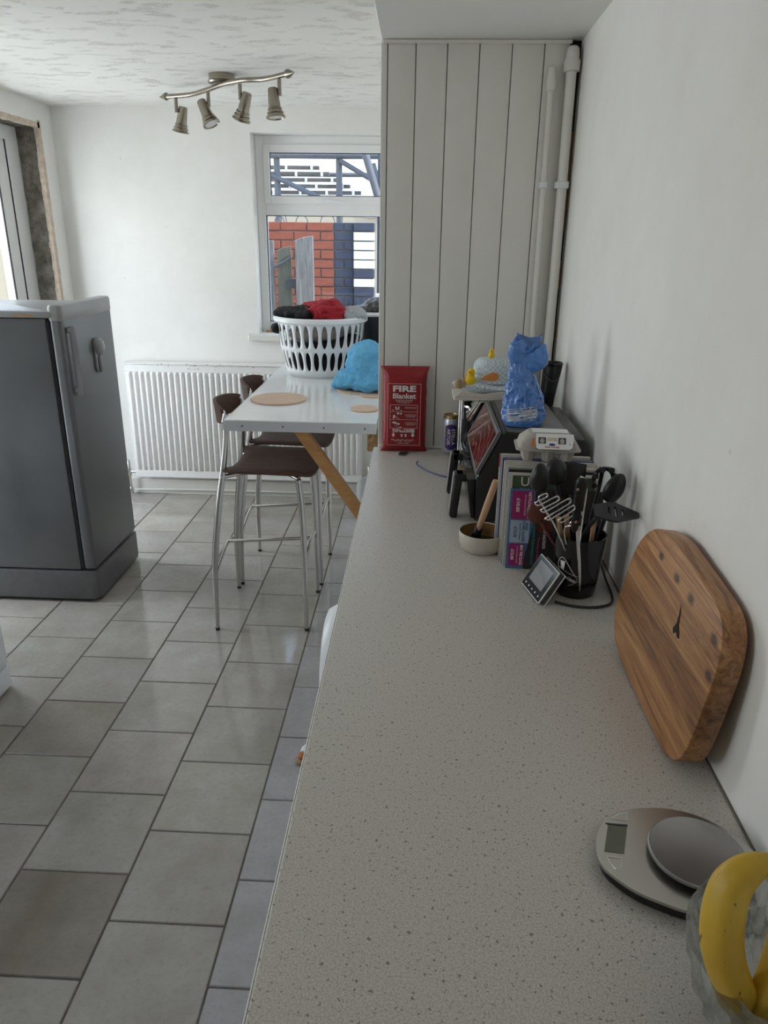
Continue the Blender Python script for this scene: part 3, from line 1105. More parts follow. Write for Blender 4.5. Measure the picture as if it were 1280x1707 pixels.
def washer(y0, label):
    t = thing('washing_machine', (0.13, y0 + 0.3, 0), label, 'washing machine')
    bm = B()
    box(bm, (-0.118, y0, 0.02), (0.418, y0 + 0.595, 0.855), 0.012, 2)
    obj('cabinet', bm, M['white_enamel'], t, smooth=40)
    bm = B()
    box(bm, (-0.130, y0 + 0.01, 0.74), (-0.1185, y0 + 0.585, 0.85), 0.004, 2)
    obj('control_panel', bm, M['white_plastic'], t, smooth=40)
    rotm = Matrix.Translation((-0.118, y0 + 0.2975, 0.545)) @ Matrix.Rotation(-PI / 2, 4, 'Y')
    bm = B()
    lathe(bm, [(0.165, 0.0), (0.165, 0.050), (0.160, 0.085), (0.148, 0.104), (0.130, 0.110), (0.105, 0.105), (0.05, 0.099), (0, 0.098)], 48, mtx=rotm)
    dr = obj('door', bm, M['white_plastic'], t, smooth=40)
    bm = B()
    lathe(bm, [(0.100, 0.1045), (0.100, 0.108), (0.06, 0.106), (0, 0.105)], 40, mtx=rotm)
    obj('door_window', bm, M['dark_grey'], dr, smooth=40)
    bm = B()
    box(bm, (-0.10, y0 + 0.01, 0.0), (0.40, y0 + 0.585, 0.0195))
    obj('foot_plinth', bm, M['dark_grey'], t)
    return t
washer(1.415, 'white washing machine with a bulging round door under the speckled worktop')
cab = thing('base_cabinet', (0.13, 0.4, 0), 'white base cabinet under the near end of the worktop', 'cabinet')
bm = B()
box(bm, (-0.10, -1.18, 0.1), (0.405, 1.405, WT - 0.0395))
obj('carcass', bm, M['white_enamel'], cab)
for k in range(4):
    bm = B()
    box(bm, (-0.119, -1.17 + k * 0.613, 0.105), (-0.1005, -0.563 + k * 0.613, WT - 0.045), 0.002, 1)
    d_ = obj('door', bm, M['white_enamel'], cab)
    bm = B()
    yk = -0.62 + k * 0.613
    tube(bm, [(-0.119, yk, 0.60), (-0.138, yk, 0.61), (-0.138, yk, 0.73), (-0.119, yk, 0.74)], 0.005, 8)
    obj('handle', bm, M['chrome'], d_, smooth=50)
bm = B()
box(bm, (-0.06, -1.18, 0.0), (0.405, 1.405, 0.0995))
obj('plinth', bm, M['white_enamel'], cab)
cab2 = thing('end_cabinet', (0.13, 2.2, 0), 'white base cabinet under the worktop beside the boarded wall', 'cabinet')
bm = B()
box(bm, (-0.10, 2.02, 0.1), (0.42, YP - 0.002, WT - 0.0395))
obj('carcass', bm, M['white_enamel'], cab2)
bm = B()
box(bm, (-0.119, 2.025, 0.105), (-0.1005, YP - 0.006, WT - 0.045), 0.002, 1)
obj('door', bm, M['white_enamel'], cab2)
bm = B()
box(bm, (-0.06, 2.02, 0.0), (0.42, YP - 0.002, 0.0995))
obj('plinth', bm, M['white_enamel'], cab2)

# left-hand appliance, only its far corner shows
la = thing('white_appliance', (-1.8, 2.0, 0), 'white floor-standing appliance at the left edge, nearer than the grey fridge', 'appliance')
bm = B()
prism(bm, rrect(0.595, 0.60, 0.025, 4, -1.8075, 2.045), 0.105, 0.86, 0.006)
obj('cabinet', bm, M['white_enamel'], la, smooth=40)
bm = B()
prism(bm, rrect(0.597, 0.602, 0.025, 4, -1.8075, 2.045), 0.012, 0.101, 0.006)
obj('kick_panel', bm, M['white_enamel'], la, smooth=40)
bm = B()
prism(bm, rrect(0.55, 0.55, 0.02, 3, -1.8075, 2.045), 0.0, 0.013)
obj('base', bm, M['seal'], la)

# fridge
fr = thing('fridge', (-1.8, 3.27, 0), 'dented dark grey upright fridge standing against the left wall', 'fridge')
fx, fy0, fy1, fz = -1.530, 3.03, 3.545, 1.322
bm = B()
box(bm, (-2.09, fy0, 0.165), (fx, fy1, 1.295), 0.006, 2)
obj('body', bm, M['fridge'], fr, smooth=40)
bm = B()
prism(bm, rrect(0.60, fy1 - fy0 + 0.012, 0.02, 4, -1.795, (fy0 + fy1) / 2), 1.297, 1.325, 0.008)
top = obj('top_panel', bm, M['fridge_grey'], fr, smooth=40)
bm = B()
box(bm, (-1.66, fy0 - 0.0075, 1.303), (-1.575, fy0 - 0.005, 1.309))
obj('worn_edge', bm, M['brace'], top)
bm = B()
box(bm, (fx + 0.0005, fy0 + 0.008, 0.17), (fx + 0.012, fy1 - 0.008, 1.285))
obj('door_seal', bm, M['seal'], fr)
bm = B()
prism(bm, rrect(0.055, fy1 - fy0, 0.018, 4, fx + 0.0405, (fy0 + fy1) / 2), 0.168, 1.345, 0.010)
fd = obj('door', bm, M['fridge'], fr, smooth=40)
bm = B()
prism(bm, rrect(0.060, fy1 - fy0 + 0.004, 0.018, 4, fx + 0.0405, (fy0 + fy1) / 2), 1.280, 1.350, 0.012)
obj('door_cap', bm, M['fridge_grey'], fd, smooth=40)
hx = fx + 0.068
bm = B()
tube(bm, [(hx + 0.018, 3.07, 1.262), (hx + 0.022, 3.07, 1.20), (hx + 0.022, 3.07, 1.04), (hx + 0.018, 3.07, 0.975)], [0.011, 0.012, 0.012, 0.011], 10, 3, flat=(1.2, 0.8))
box(bm, (hx - 0.002, 3.058, 1.235), (hx + 0.018, 3.082, 1.258), 0.004, 1)
box(bm, (hx - 0.002, 3.058, 0.985), (hx + 0.018, 3.082, 1.008), 0.004, 1)
obj('handle', bm, M['fridge_grey'], fd, smooth=50)
bm = B()
mt = Matrix.Translation((hx - 0.001, 3.325, 1.105)) @ Matrix.Rotation(PI / 2, 4, 'Y') @ Matrix.Rotation(PI / 2, 4, 'Z')
prism(bm, rrect(0.062, 0.155, 0.030, 6), 0, 0.012, 0.005, mt)
disp_ = obj('lock_plate', bm, M['fridge_grey'], fd, smooth=50)
bm = B()
lathe(bm, [(0.034, 0.0), (0.033, 0.012), (0.022, 0.024), (0, 0.028)], 24, mtx=Matrix.Translation((hx + 0.009, 3.325, 1.145)) @ Matrix.Rotation(PI / 2, 4, 'Y') @ Matrix.Diagonal((1.2, 1, 1, 1)))
obj('lock_dome', bm, M['fridge_grey'], disp_, smooth=50)
bm = B()
prism(bm, rrect(0.034, 0.075, 0.016, 6), 0.010, 0.0165, 0.003, Matrix.Translation((hx - 0.001, 3.325, 1.066)) @ Matrix.Rotation(PI / 2, 4, 'Y') @ Matrix.Rotation(PI / 2, 4, 'Z'))
obj('lock_slider', bm, M['dark_grey'], disp_, smooth=50)
bm = B()
prism(bm, rrect(0.635, fy1 - fy0 + 0.014, 0.028, 5, -1.776, (fy0 + fy1) / 2), 0.018, 0.158, 0.010)
obj('plinth', bm, M['mid_grey'], fr, smooth=40)
bm = B()
prism(bm, rrect(0.58, fy1 - fy0 - 0.03, 0.02, 4, -1.79, (fy0 + fy1) / 2), 0.0, 0.0185)
obj('foot_base', bm, M['seal'], fr)

# radiator
ra = thing('radiator', (-1.1, 4.54, 0.13), 'white ribbed radiator with chipped paint under the back window', 'radiator')
rx0, rx1, ry, rz0, rz1 = -1.822, -0.342, 4.515, 0.135, 0.872
bm = B()
nf = 40
pitch = (rx1 - rx0 - 0.02) / nf
sec = []
for i in range(nf):
    xa = rx0 + 0.01 + i * pitch
    for t, d in ((0.0, 0.0), (0.16, 0.0), (0.30, 0.013), (0.42, 0.017), (0.62, 0.017), (0.74, 0.013), (0.88, 0.0)):
        sec.append((xa + t * pitch, ry - d))
sec.append((rx1 - 0.01, ry))
zz = [rz0 + 0.045, rz0 + 0.06, rz1 - 0.065, rz1 - 0.05]
rowsv = []
for k, z in enumerate(zz):
    rowsv.append([bm.verts.new((x, y if k in (1, 2) else ry, z)) for x, y in sec])
for a, b_ in zip(rowsv, rowsv[1:]):
    for i in range(len(sec) - 1):
        bm.faces.new((a[i], a[i + 1], b_[i + 1], b_[i]))
obj('ribbed_panel', bm, M['radiator'], ra, smooth=50)
bm = B()
box(bm, (rx0, ry - 0.004, rz1 - 0.052), (rx1, ry + 0.028, rz1 - 0.004), 0.003, 1)
box(bm, (rx0, ry - 0.004, rz0), (rx1, ry + 0.028, rz0 + 0.047), 0.003, 1)
box(bm, (rx0, ry + 0.001, rz0 + 0.04), (rx1, ry + 0.028, rz1 - 0.04))
obj('water_channel', bm, M['radiator'], ra)
bm = B()
box(bm, (rx0 - 0.006, ry - 0.012, rz1 - 0.004), (rx1 + 0.006, 4.592, rz1 + 0.004), 0.002, 1)
obj('top_grille', bm, M['radiator'], ra)
bm = B()
rnd = random.Random(11)
for i in range(34):
    x = rnd.uniform(rx0 + 0.05, -0.9)
    s = rnd.uniform(0.003, 0.010)
    z = rz1 + rnd.choice((-0.002, -0.010, -0.014, -0.03))
    yy = ry - 0.0045 if z < rz1 - 0.004 else ry - 0.0125
    prism(bm, [(x, z), (x + s, z + 0.001), (x + s * 1.3, z + s * 0.4), (x + s * 0.4, z + s * 0.5)], 0, 0.0006, 0, Matrix.Translation((0, yy, 0)) @ Matrix.Rotation(PI / 2, 4, 'X'))
chips = obj('paint_chips', bm, M['rust'], ra)
chips['kind'] = 'stuff'
for sx in (rx0, rx1):
    s = -1 if sx == rx0 else 1
    bm = B()
    tube(bm, [(sx - s * 0.01, ry + 0.012, rz0 + 0.03), (sx + s * 0.045, ry + 0.012, rz0 + 0.03)], 0.010, 10)
    lathe(bm, [(0.012, -0.03), (0.015, -0.01), (0.015, 0.015), (0.011, 0.03), (0.011, 0.075), (0.006, 0.08), (0, 0.081)], 12, (sx + s * 0.045, ry + 0.012, rz0 + 0.03))
    tube(bm, [(sx + s * 0.045, ry + 0.012, rz0 + 0.0), (sx + s * 0.045, ry + 0.012, 0.045)], 0.008, 8)
    lathe(bm, [(0.014, 0), (0.014, 0.03), (0.009, 0.04)], 10, (sx + s * 0.045, ry + 0.012, 0.022))
    obj('valve', bm, M['chrome'], ra, smooth=50)
bm = B()
tube(bm, [(rx0 - 0.045, ry + 0.012, 0.038), (rx0 + 0.02, ry + 0.030, 0.038), (rx0 + 0.3, ry + 0.048, 0.038), (rx1 + 0.045, ry + 0.048, 0.040), (rx1 + 0.045, ry + 0.012, 0.05)], 0.0075, 8)
obj('feed_pipe', bm, M['gloss_white'], ra, smooth=50)

# breakfast bar table
ta = thing('bar_table', (-0.45, 3.5, 0.95), 'white laminate breakfast bar fixed to the wall, with a slanting wooden leg', 'table')
tx0, tx1, ty0, ty1, tz = -0.753, XN - 0.018, 2.785, 4.45, 0.950
bm = B()
box(bm, (tx0 + 0.002, ty0 + 0.002, tz - 0.043), (tx1, ty1, tz), 0.003, 2)
obj('tabletop', bm, M['table_white'], ta)
bm = B()
box(bm, (tx0 - 0.002, ty0 - 0.0015, tz - 0.044), (tx1, ty0 + 0.0018, tz - 0.003), 0.001, 1)
box(bm, (tx0 - 0.002, ty0 - 0.001, tz - 0.044), (tx0 + 0.0018, ty1, tz - 0.003), 0.001, 1)
edge = obj('edging', bm, M['table_edge'], ta)
for i in range(4):
    bm = B()
    lathe(bm, [(0.0042, 0.0), (0.0042, 0.0012), (0.002, 0.0022), (0, 0.0022)], 10, mtx=Matrix.Translation((-0.680 + 0.160 * i, ty0 - 0.001, tz - 0.023)) @ Matrix.Rotation(PI / 2, 4, 'X'))
    obj('screw', bm, M['screw'], edge)
bm = B()
d = Vector((-0.182 - (-0.462), 0, 0.50 - 0.907))
L = d.length
ang = math.atan2(d.z, d.x)
mt = Matrix.Translation(((-0.462 - 0.182) / 2 + 0.0, 2.835, (0.907 + 0.50) / 2)) @ Matrix.Rotation(-ang, 4, 'Y')
box(bm, (-L / 2 - 0.02, -0.022, -0.022), (L / 2 + 0.03, 0.022, 0.022), 0.002, 1, mtx=mt)
geo = bm.verts[:] + bm.edges[:] + bm.faces[:]
bmesh.ops.bisect_plane(bm, geom=geo, plane_co=(0, 0, tz - 0.0435), plane_no=(0, 0, 1), clear_outer=True)
geo = bm.verts[:] + bm.edges[:] + bm.faces[:]
bmesh.ops.bisect_plane(bm, geom=geo, plane_co=(XN - 0.018, 0, 0), plane_no=(1, 0, 0), clear_outer=True)
bmesh.ops.holes_fill(bm, edges=bm.edges)
obj('slanted_leg', bm, M['brace'], ta)
bm = B()
box(bm, (-0.196, 2.86, tz - 0.135), (tx1, 2.93, tz - 0.045), 0.002, 1)
obj('wall_block', bm, M['osb'], ta)
bm = B()
box(bm, (tx1 - 0.03, 2.94, tz - 0.09), (tx1, 4.40, tz - 0.045), 0.002, 1)
obj('wall_batten', bm, M['brace'], ta)

# bar stools
def make_stool(cx, cy, label):
    t = thing('bar_stool', (cx, cy, 0), label, 'stool', 'bar stools tucked under the breakfast bar')
    out = round_poly([(-0.165, -0.178), (-0.10, -0.200), (0.03, -0.195), (0.15, -0.185), (0.205, -0.14), (0.215, 0.0), (0.205, 0.14), (0.15, 0.185), (0.03, 0.195), (-0.10, 0.200), (-0.165, 0.178), (-0.135, 0.125), (-0.130, 0.0), (-0.135, -0.125)], 4)
    bm = B()
    N = len(out)
    zt_ = 0.735
    def zdip(x, y):
        r2 = (x - 0.02) ** 2 / 0.03 + y ** 2 / 0.03
        return zt_ - 0.018 * math.exp(-r2) - max(0, x - 0.12) * 0.25
    rings = []
    for s in (1.0, 0.93, 0.75, 0.5, 0.25):
        rings.append([bm.verts.new((cx + 0.02 + (x - 0.02) * s, cy + y * s, zdip(0.02 + (x - 0.02) * s, y * s) - (0.004 if s == 1 else 0))) for x, y in out])
    bot = [bm.verts.new((cx + x * 0.985, cy + y * 0.985, zdip(x, y) - 0.015)) for x, y in out]
    for a, b_ in zip(rings, rings[1:]):
        for k in range(N):
            bm.faces.new((a[k], a[(k + 1) % N], b_[(k + 1) % N], b_[k]))
    bm.faces.new(rings[-1])
    for k in range(N):
        bm.faces.new((bot[k], bot[(k + 1) % N], rings[0][(k + 1) % N], rings[0][k]))
    bm.faces.new(bot[::-1])
    obj('seat', bm, M['walnut'], t, smooth=50)
    # curved low backrest
    bm = B()
    nn = 18
    rows_ = []
    for k in range(nn + 1):
        a = -1.0 + 2.0 * k / nn
        y = cy + a * 0.150
        bow = -0.060 * (1 - a * a)
        hh = 0.044 * (1 - 0.35 * a ** 4)
        zc = 0.944
        q = []
        for dx_, dz in ((0.006, hh), (0.006, -hh), (-0.006, -hh), (-0.006, hh)):
            q.append(bm.verts.new((cx - 0.152 + bow + dx_ - (dz / 0.055) * 0.006, y, zc + dz)))
        rows_.append(q)
    for a, b_ in zip(rows_, rows_[1:]):
        for k in range(4):
            bm.faces.new((a[k], a[(k + 1) % 4], b_[(k + 1) % 4], b_[k]))
    bm.faces.new(rows_[0])
    bm.faces.new(rows_[-1][::-1])
    bmesh.ops.bevel(bm, geom=[e for e in bm.edges if len(e.link_faces) == 2 and e.calc_face_angle(0) > 0.8], offset=0.003, segments=2, affect='EDGES')
    br = obj('backrest', bm, M['walnut'], t, smooth=50)
    for s in (-1, 1):
        bm = B()
        tube(bm, [(cx - 0.153, cy + s * 0.150, 0.918), (cx - 0.147, cy + s * 0.146, 0.950), (cx - 0.153, cy + s * 0.140, 0.963)], 0.0062, 8, 3)
        obj('bracket', bm, M['bright_chrome'], br, smooth=50)
    for s in (-1, 1):
        # rear leg: bowed, tapering, running up to the backrest
        bm = B()
        tube(bm, [(cx - 0.222, cy + s * 0.205, 0.006), (cx - 0.216, cy + s * 0.197, 0.30), (cx - 0.186, cy + s * 0.184, 0.56), (cx - 0.158, cy + s * 0.168, 0.74), (cx - 0.146, cy + s * 0.154, 0.86), (cx - 0.148, cy + s * 0.146, 0.935)], [0.0090, 0.0135, 0.0140, 0.0130, 0.0100, 0.007], 12, 6)
        lg = obj('leg', bm, M['chrome'], t, smooth=60)
        bm = B()
        lathe(bm, [(0.0095, 0), (0.0098, 0.012), (0.006, 0.013)], 12, (cx - 0.222, cy + s * 0.205, 0))
        obj('rubber_foot', bm, M['seal'], lg, smooth=50)
        bm = B()
        tube(bm, [(cx + 0.168, cy + s * 0.185, 0.006), (cx + 0.166, cy + s * 0.180, 0.30), (cx + 0.160, cy + s * 0.172, 0.55), (cx + 0.148, cy + s * 0.165, 0.688)], [0.0090, 0.0132, 0.0138, 0.013], 12, 6)
        lg = obj('leg', bm, M['chrome'], t, smooth=60)
        bm = B()
        lathe(bm, [(0.0095, 0), (0.0098, 0.012), (0.006, 0.013)], 12, (cx + 0.168, cy + s * 0.185, 0))
        obj('rubber_foot', bm, M['seal'], lg, smooth=50)
    bm = B()
    for s in (-1, 1):
        tube(bm, [(cx - 0.172, cy + s * 0.180, 0.695), (cx - 0.10, cy + s * 0.14, 0.702), (cx + 0.02, cy + s * 0.06, 0.706), (cx + 0.15, cy + s * 0.165, 0.693)], 0.010, 8, 5)
    box(bm, (cx - 0.05, cy - 0.07, 0.700), (cx + 0.08, cy + 0.07, 0.712), 0.003, 1)
    obj('seat_frame', bm, M['chrome'], t, smooth=60)
    # footrest: side bars from the rear legs to a cross ring in front
    bm = B()
    tube(bm, [(cx - 0.217, cy - 0.200, 0.262), (cx - 0.205, cy + 0.0, 0.335), (cx - 0.214, cy + 0.197, 0.262)], 0.008, 10, 8)
    obj('footrest_back', bm, M['chrome'], t, smooth=60)
    bm = B()
    tube(bm, [(cx + 0.166, cy - 0.180, 0.30), (cx + 0.170, cy - 0.10, 0.352), (cx + 0.172, cy, 0.365), (cx + 0.170, cy + 0.10, 0.352), (cx + 0.166, cy + 0.180, 0.30)], 0.009, 10, 6)
    obj('footrest', bm, M['chrome'], t, smooth=60)
    bm = B()
    tube(bm, [(cx - 0.205, cy, 0.336), (cx + 0.172, cy, 0.364)], 0.0075, 10)
    obj('stretcher', bm, M['chrome'], t, smooth=60)
    return t
st = make_stool(-0.625, 3.02, 'chrome and dark walnut bar stool, the nearer of two at the breakfast bar')
copy_thing(st, (-0.618, 3.475, 0), 'chrome and dark walnut bar stool, the farther of two, closest to the radiator')

# white plastic bin against the stub wall beyond the worktop
tb = thing('pedal_bin', (-0.205, 3.32, 0), 'white rounded plastic bin beside the wall, mostly hidden by the worktop edge', 'bin')
bm = B()
lathe(bm, [(0.0, 0.0), (0.050, 0.0), (0.054, 0.02), (0.059, 0.47), (0.058, 0.475)], 32, (-0.2145, 3.30, 0))
obj('tub', bm, M['white_plastic'], tb, smooth=40)
bm = B()
lathe(bm, [(0.060, 0.475), (0.061, 0.52), (0.055, 0.545), (0.035, 0.56), (0, 0.565)], 32, (-0.2145, 3.30, 0))
obj('lid', bm, M['white_plastic'], tb, smooth=50)

# ceiling spotlight bar
lf = thing('ceiling_spotlight', (-0.89, 3.66, ZC), 'satin nickel wavy ceiling bar with four tilted spotlights', 'ceiling light')
bm = B()
lathe(bm, [(0.058, 0.0), (0.058, -0.026), (0.064, -0.030), (0.060, -0.036), (0, -0.038)], 32, (-0.905, 3.70, ZC))
obj('canopy', bm, M['nickel'], lf, smooth=40)
bm = B()
lathe(bm, [(0.012, 0.0), (0.012, -0.012), (0, -0.013)], 14, (-0.895, 3.675, ZC - 0.037))
lathe(bm, [(0.012, 0.0), (0.012, -0.012), (0, -0.013)], 14, (-0.875, 3.655, ZC - 0.037))
obj('clamp', bm, M['nickel'], lf, smooth=40)
bp = [Vector((-1.24, 3.947, 2.240)), Vector((-1.10, 3.865, 2.236)), Vector((-0.982, 3.745, 2.238)), Vector((-0.87, 3.625, 2.243)), Vector((-0.78, 3.562, 2.244)), Vector((-0.68, 3.515, 2.240)), Vector((-0.557, 3.381, 2.236))]
bm = B()
tube(bm, bp, 0.0105, 12, 6)
obj('bar', bm, M['nickel'], lf, smooth=50)
for p, q in ((bp[0], bp[1]), (bp[-1], bp[-2])):
    dd = (p - q).normalized()
    bm = B()
    tube(bm, [p - dd * 0.006, p - dd * 0.002, p + dd * 0.004, p + dd * 0.046], [0.011, 0.0175, 0.0165, 0.0015], 16)
    obj('end_finial', bm, M['nickel'], lf, smooth=40)
spots = [((-1.185, 3.915, 2.232), (-0.20, 0.10, -0.85), (0.022, 0.02)), ((-0.985, 3.748, 2.232), (0.42, -0.18, -0.85), (-0.022, -0.01)), ((-0.800, 3.580, 2.236), (-0.34, 0.25, -0.85), (0.024, 0.0)), ((-0.603, 3.433, 2.230), (0.10, -0.10, -0.95), (-0.026, 0.0))]
for (sx_, sy_, sz_), dv, off in spots:
    bm = B()
    tube(bm, [(sx_, sy_, sz_ - 0.004), (sx_, sy_, sz_ - 0.064)], 0.0085, 10)
    obj('stem', bm, M['nickel'], lf, smooth=50)
    dv = Vector(dv).normalized()
    top_ = Vector((sx_ + off[0], sy_ + off[1], sz_ - 0.062)) - dv * 0.026
    rotm = Matrix.Translation(top_) @ dv.to_track_quat('Z', 'Y').to_matrix().to_4x4()
    bm = B()
    lathe(bm, [(0, -0.002), (0.018, 0.0), (0.0205, 0.004), (0.0255, 0.074), (0.0300, 0.077), (0.0305, 0.081), (0.0280, 0.083), (0.0290, 0.089), (0.0345, 0.0915), (0.0350, 0.0960), (0.0320, 0.098), (0.0340, 0.104), (0.0400, 0.1065), (0.0405, 0.1115), (0.036, 0.113), (0.032, 0.106), (0, 0.104)], 28, mtx=rotm)
    sp_ = obj('spot_head', bm, M['nickel'], lf, smooth=35)
    bm = B()
    lathe(bm, [(0, 0.1045), (0.0, 0.1045), (0.031, 0.1075), (0.030, 0.109), (0, 0.110)][1:], 20, mtx=rotm)
    obj('lamp_face', bm, M['lamp_glass'], sp_, smooth=40)

# wall pipes beside the boarding
for nm, px, py, r, ztop, zbend, lab in (('waste_pipe', 0.379, 2.571, 0.0095, 2.075, 2.11, 'thin white plastic pipe running up the boarded wall, left of the thicker pipe'), ('soil_pipe', 0.4360, 2.566, 0.0155, 2.125, 2.165, 'thicker white pipe climbing the corner beside the dark gap')):
    t = thing(nm, (px, py, WT), lab, 'pipe')
    bm = B()
    tube(bm, [(px + (0.006 if r < 0.012 else 0.001), py, WT + 0.002), (px + 0.003, py, 1.5), (px, py, ztop)], r, 14)
    obj('pipe', bm, M['gloss_white'], t, smooth=50)
    bm = B()
    lathe(bm, [(r, -0.03), (r * 1.55, -0.026), (r * 1.6, 0.0), (r * 1.3, 0.006), (r * 1.25, 0.02), (r * 1.1, 0.034), (r * 0.7, 0.040), (0, 0.041)], 18, (px, py, ztop))
    obj('elbow', bm, M['gloss_white'], t, smooth=50)
    bm = B()
    box(bm, (px - r * 1.3, py - r - 0.002, 1.775), (px + r * 1.3, YP - 0.0005, 1.795), 0.002, 1)
    obj('clip', bm, M['white_plastic'], t)

# ================================================================ ON THE BREAKFAST BAR
TZ = 0.9503
def disc(name, x, y, r, label, grp=None, h=0.006, z=TZ):
    bm = B()
    lathe(bm, [(0, 0), (r - 0.002, 0), (r, 0.002), (r, h - 0.002), (r - 0.002, h), (0, h)], 48, (0, 0, 0))
    o = obj(name, bm, M['beech'], None, smooth=40)
    o.location = (x, y, z)
    return tag(o, label, 'mat', grp)
disc('placemat', -0.607, 3.175, 0.122, 'round pale wooden placemat lying clear on the front left of the bar', h=0.008)
disc('coaster', -0.218, 3.02, 0.060, 'small round pale wooden coaster at the front right of the bar', h=0.007)
disc('placemat', -0.272, 3.42, 0.105, 'round pale wooden placemat partly under the blue towel', h=0.008)
disc('coaster', -0.208, 3.295, 0.050, 'small round pale wooden coaster half under the blue towel by the wall', h=0.007)

# laundry basket
bk = thing('laundry_basket', (-0.505, 3.86, TZ), 'white plastic laundry basket with two rows of oval slots, full of clothes', 'basket')
def basket_r(z):
    t = z / 0.275
    return 0.172 + 0.052 * t + 0.008 * math.sin(PI * t)
bm = B()
nc = 30
def bpt(th, z):
    r = basket_r(z)
    return (-0.505 + r * math.cos(th), 3.86 + r * math.sin(th), TZ + z)
bands = [(0.0, 0.034, False), (0.034, 0.137, True), (0.137, 0.147, False), (0.147, 0.268, True), (0.268, 0.276, False)]
for za, zb, hole in bands:
    for k in range(nc):
        ta_, tb_ = 2 * PI * k / nc, 2 * PI * (k + 1) / nc
        tm, zm = (ta_ + tb_) / 2, (za + zb) / 2
        if not hole:
            # split in quarters so that the ring matches the slotted bands
            for q in range(4):
                u, v = ta_ + (tb_ - ta_) * q / 4, ta_ + (tb_ - ta_) * (q + 1) / 4
                bm.faces.new([bm.verts.new(bpt(*p)) for p in ((u, za), (v, za), (v, zb), (u, zb))])
        else:
            outer_, inner_ = [], []
            for i in range(16):
                a = 2 * PI * i / 16
                c_, s_ = math.cos(a), math.sin(a)
                mx_ = max(abs(c_), abs(s_))
                # snap to quarter points on the boundary
                gx, gz = c_ / mx_, s_ / mx_
                gx = round(gx * 2) / 2
                gz = round(gz * 2) / 2
                outer_.append((tm + (tb_ - ta_) / 2 * gx, zm + (zb - za) / 2 * gz))
                inner_.append((tm + (tb_ - ta_) / 2 * 0.66 * c_, zm + (zb - za) / 2 * 0.93 * s_))
            vo = [bm.verts.new(bpt(*p)) for p in outer_]
            vi = [bm.verts.new(bpt(*p)) for p in inner_]
            for i in range(16):
                j = (i + 1) % 16
                bm.faces.new((vo[i], vo[j], vi[j], vi[i]))
bmesh.ops.remove_doubles(bm, verts=bm.verts, dist=1e-5)
o = obj('slotted_wall', bm, M['white_plastic'], bk, smooth=40)
md = o.modifiers.new('thickness', 'SOLIDIFY')
md.thickness = 0.004
bm = B()
r0_ = basket_r(0.276)
lathe(bm, [(r0_ - 0.002, 0.274), (r0_ + 0.010, 0.268), (r0_ + 0.016, 0.274), (r0_ + 0.016, 0.290), (r0_ + 0.010, 0.297), (r0_ - 0.002, 0.294), (r0_ - 0.003, 0.276)], 60, (-0.505, 3.86, TZ), loop=True)
obj('rim', bm, M['white_plastic'], bk, smooth=40)
bm = B()
lathe(bm, [(0, 0.0), (0.168, 0.0), (0.173, 0.004), (0, 0.005)], 48, (-0.505, 3.86, TZ))
obj('base', bm, M['white_plastic'], bk, smooth=40)
def cloth(name, blobs, material, label, vox=0.005, cat='clothes', grp=None, smooth_it=1, crease=0.055):
    bm = B()
    for (c, rad, seed, amp, fl) in blobs:
        blob(bm, c, rad, seed, amp, 5, 1.6, fl)
    o = obj(name, bm, M[material], None)
    md = o.modifiers.new('merge', 'REMESH')
    md.mode = 'VOXEL'
    md.voxel_size = vox
    md.use_smooth_shade = True
    s = o.modifiers.new('soften', 'SMOOTH')
    s.iterations = smooth_it
    s.factor = 0.5
    tx = bpy.data.textures.new('creases', 'CLOUDS')
    tx.noise_scale = crease
    tx.noise_basis = 'VORONOI_F2_F1'
    tx.noise_depth = 1
    d = o.modifiers.new('creases', 'DISPLACE')
    d.texture = tx
    d.strength = -0.016
    d.mid_level = 0.35
    s = o.modifiers.new('soften_creases', 'SMOOTH')
    s.iterations = 2
    s.factor = 0.5
    return tag(o, label, cat, grp)
cloth('dark_laundry', [((-0.505, 3.86, 1.02), (0.160, 0.160, 0.075), 3, 0.10, TZ + 0.008), ((-0.47, 3.86, 1.10), (0.180, 0.172, 0.075), 8, 0.10, None)], 'black_cloth', 'black clothes filling the lower half of the white laundry basket')
cloth('pale_laundry', [((-0.52, 3.78, 1.165), (0.135, 0.105, 0.050), 5, 0.18, None), ((-0.42, 3.84, 1.20), (0.13, 0.125, 0.045), 15, 0.15, None)], 'beige_cloth', 'grey-beige clothes seen through the upper slots of the laundry basket')
cloth('black_garment', [((-0.64, 3.83, 1.248), (0.085, 0.10, 0.040), 21, 0.35, None), ((-0.565, 3.80, 1.255), (0.075, 0.09, 0.042), 23, 0.35, None), ((-0.69, 3.80, 1.255), (0.045, 0.05, 0.020), 24, 0.3, None)], 'black_cloth', 'crumpled black garment on top of the laundry basket, left of the red one')
cloth('red_garment', [((-0.465, 3.80, 1.262), (0.098, 0.105, 0.062), 31, 0.34, None), ((-0.53, 3.87, 1.29), (0.075, 0.06, 0.020), 33, 0.3, None)], 'red_cloth', 'crumpled dark red garment on top of the laundry basket', vox=0.005)
cloth('grey_garment', [((-0.335, 3.82, 1.252), (0.065, 0.09, 0.042), 41, 0.35, None)], 'grey_cloth', 'crumpled pale grey garment on top of the basket, right of the red one', vox=0.005)
cloth('dangling_sock', [((-0.722, 3.79, 1.185), (0.022, 0.03, 0.022), 51, 0.25, None), ((-0.700, 3.80, 1.190), (0.020, 0.02, 0.014), 52, 0.2, None)], 'black_cloth', 'small black cloth corner poking out of the left side of the basket', vox=0.004)
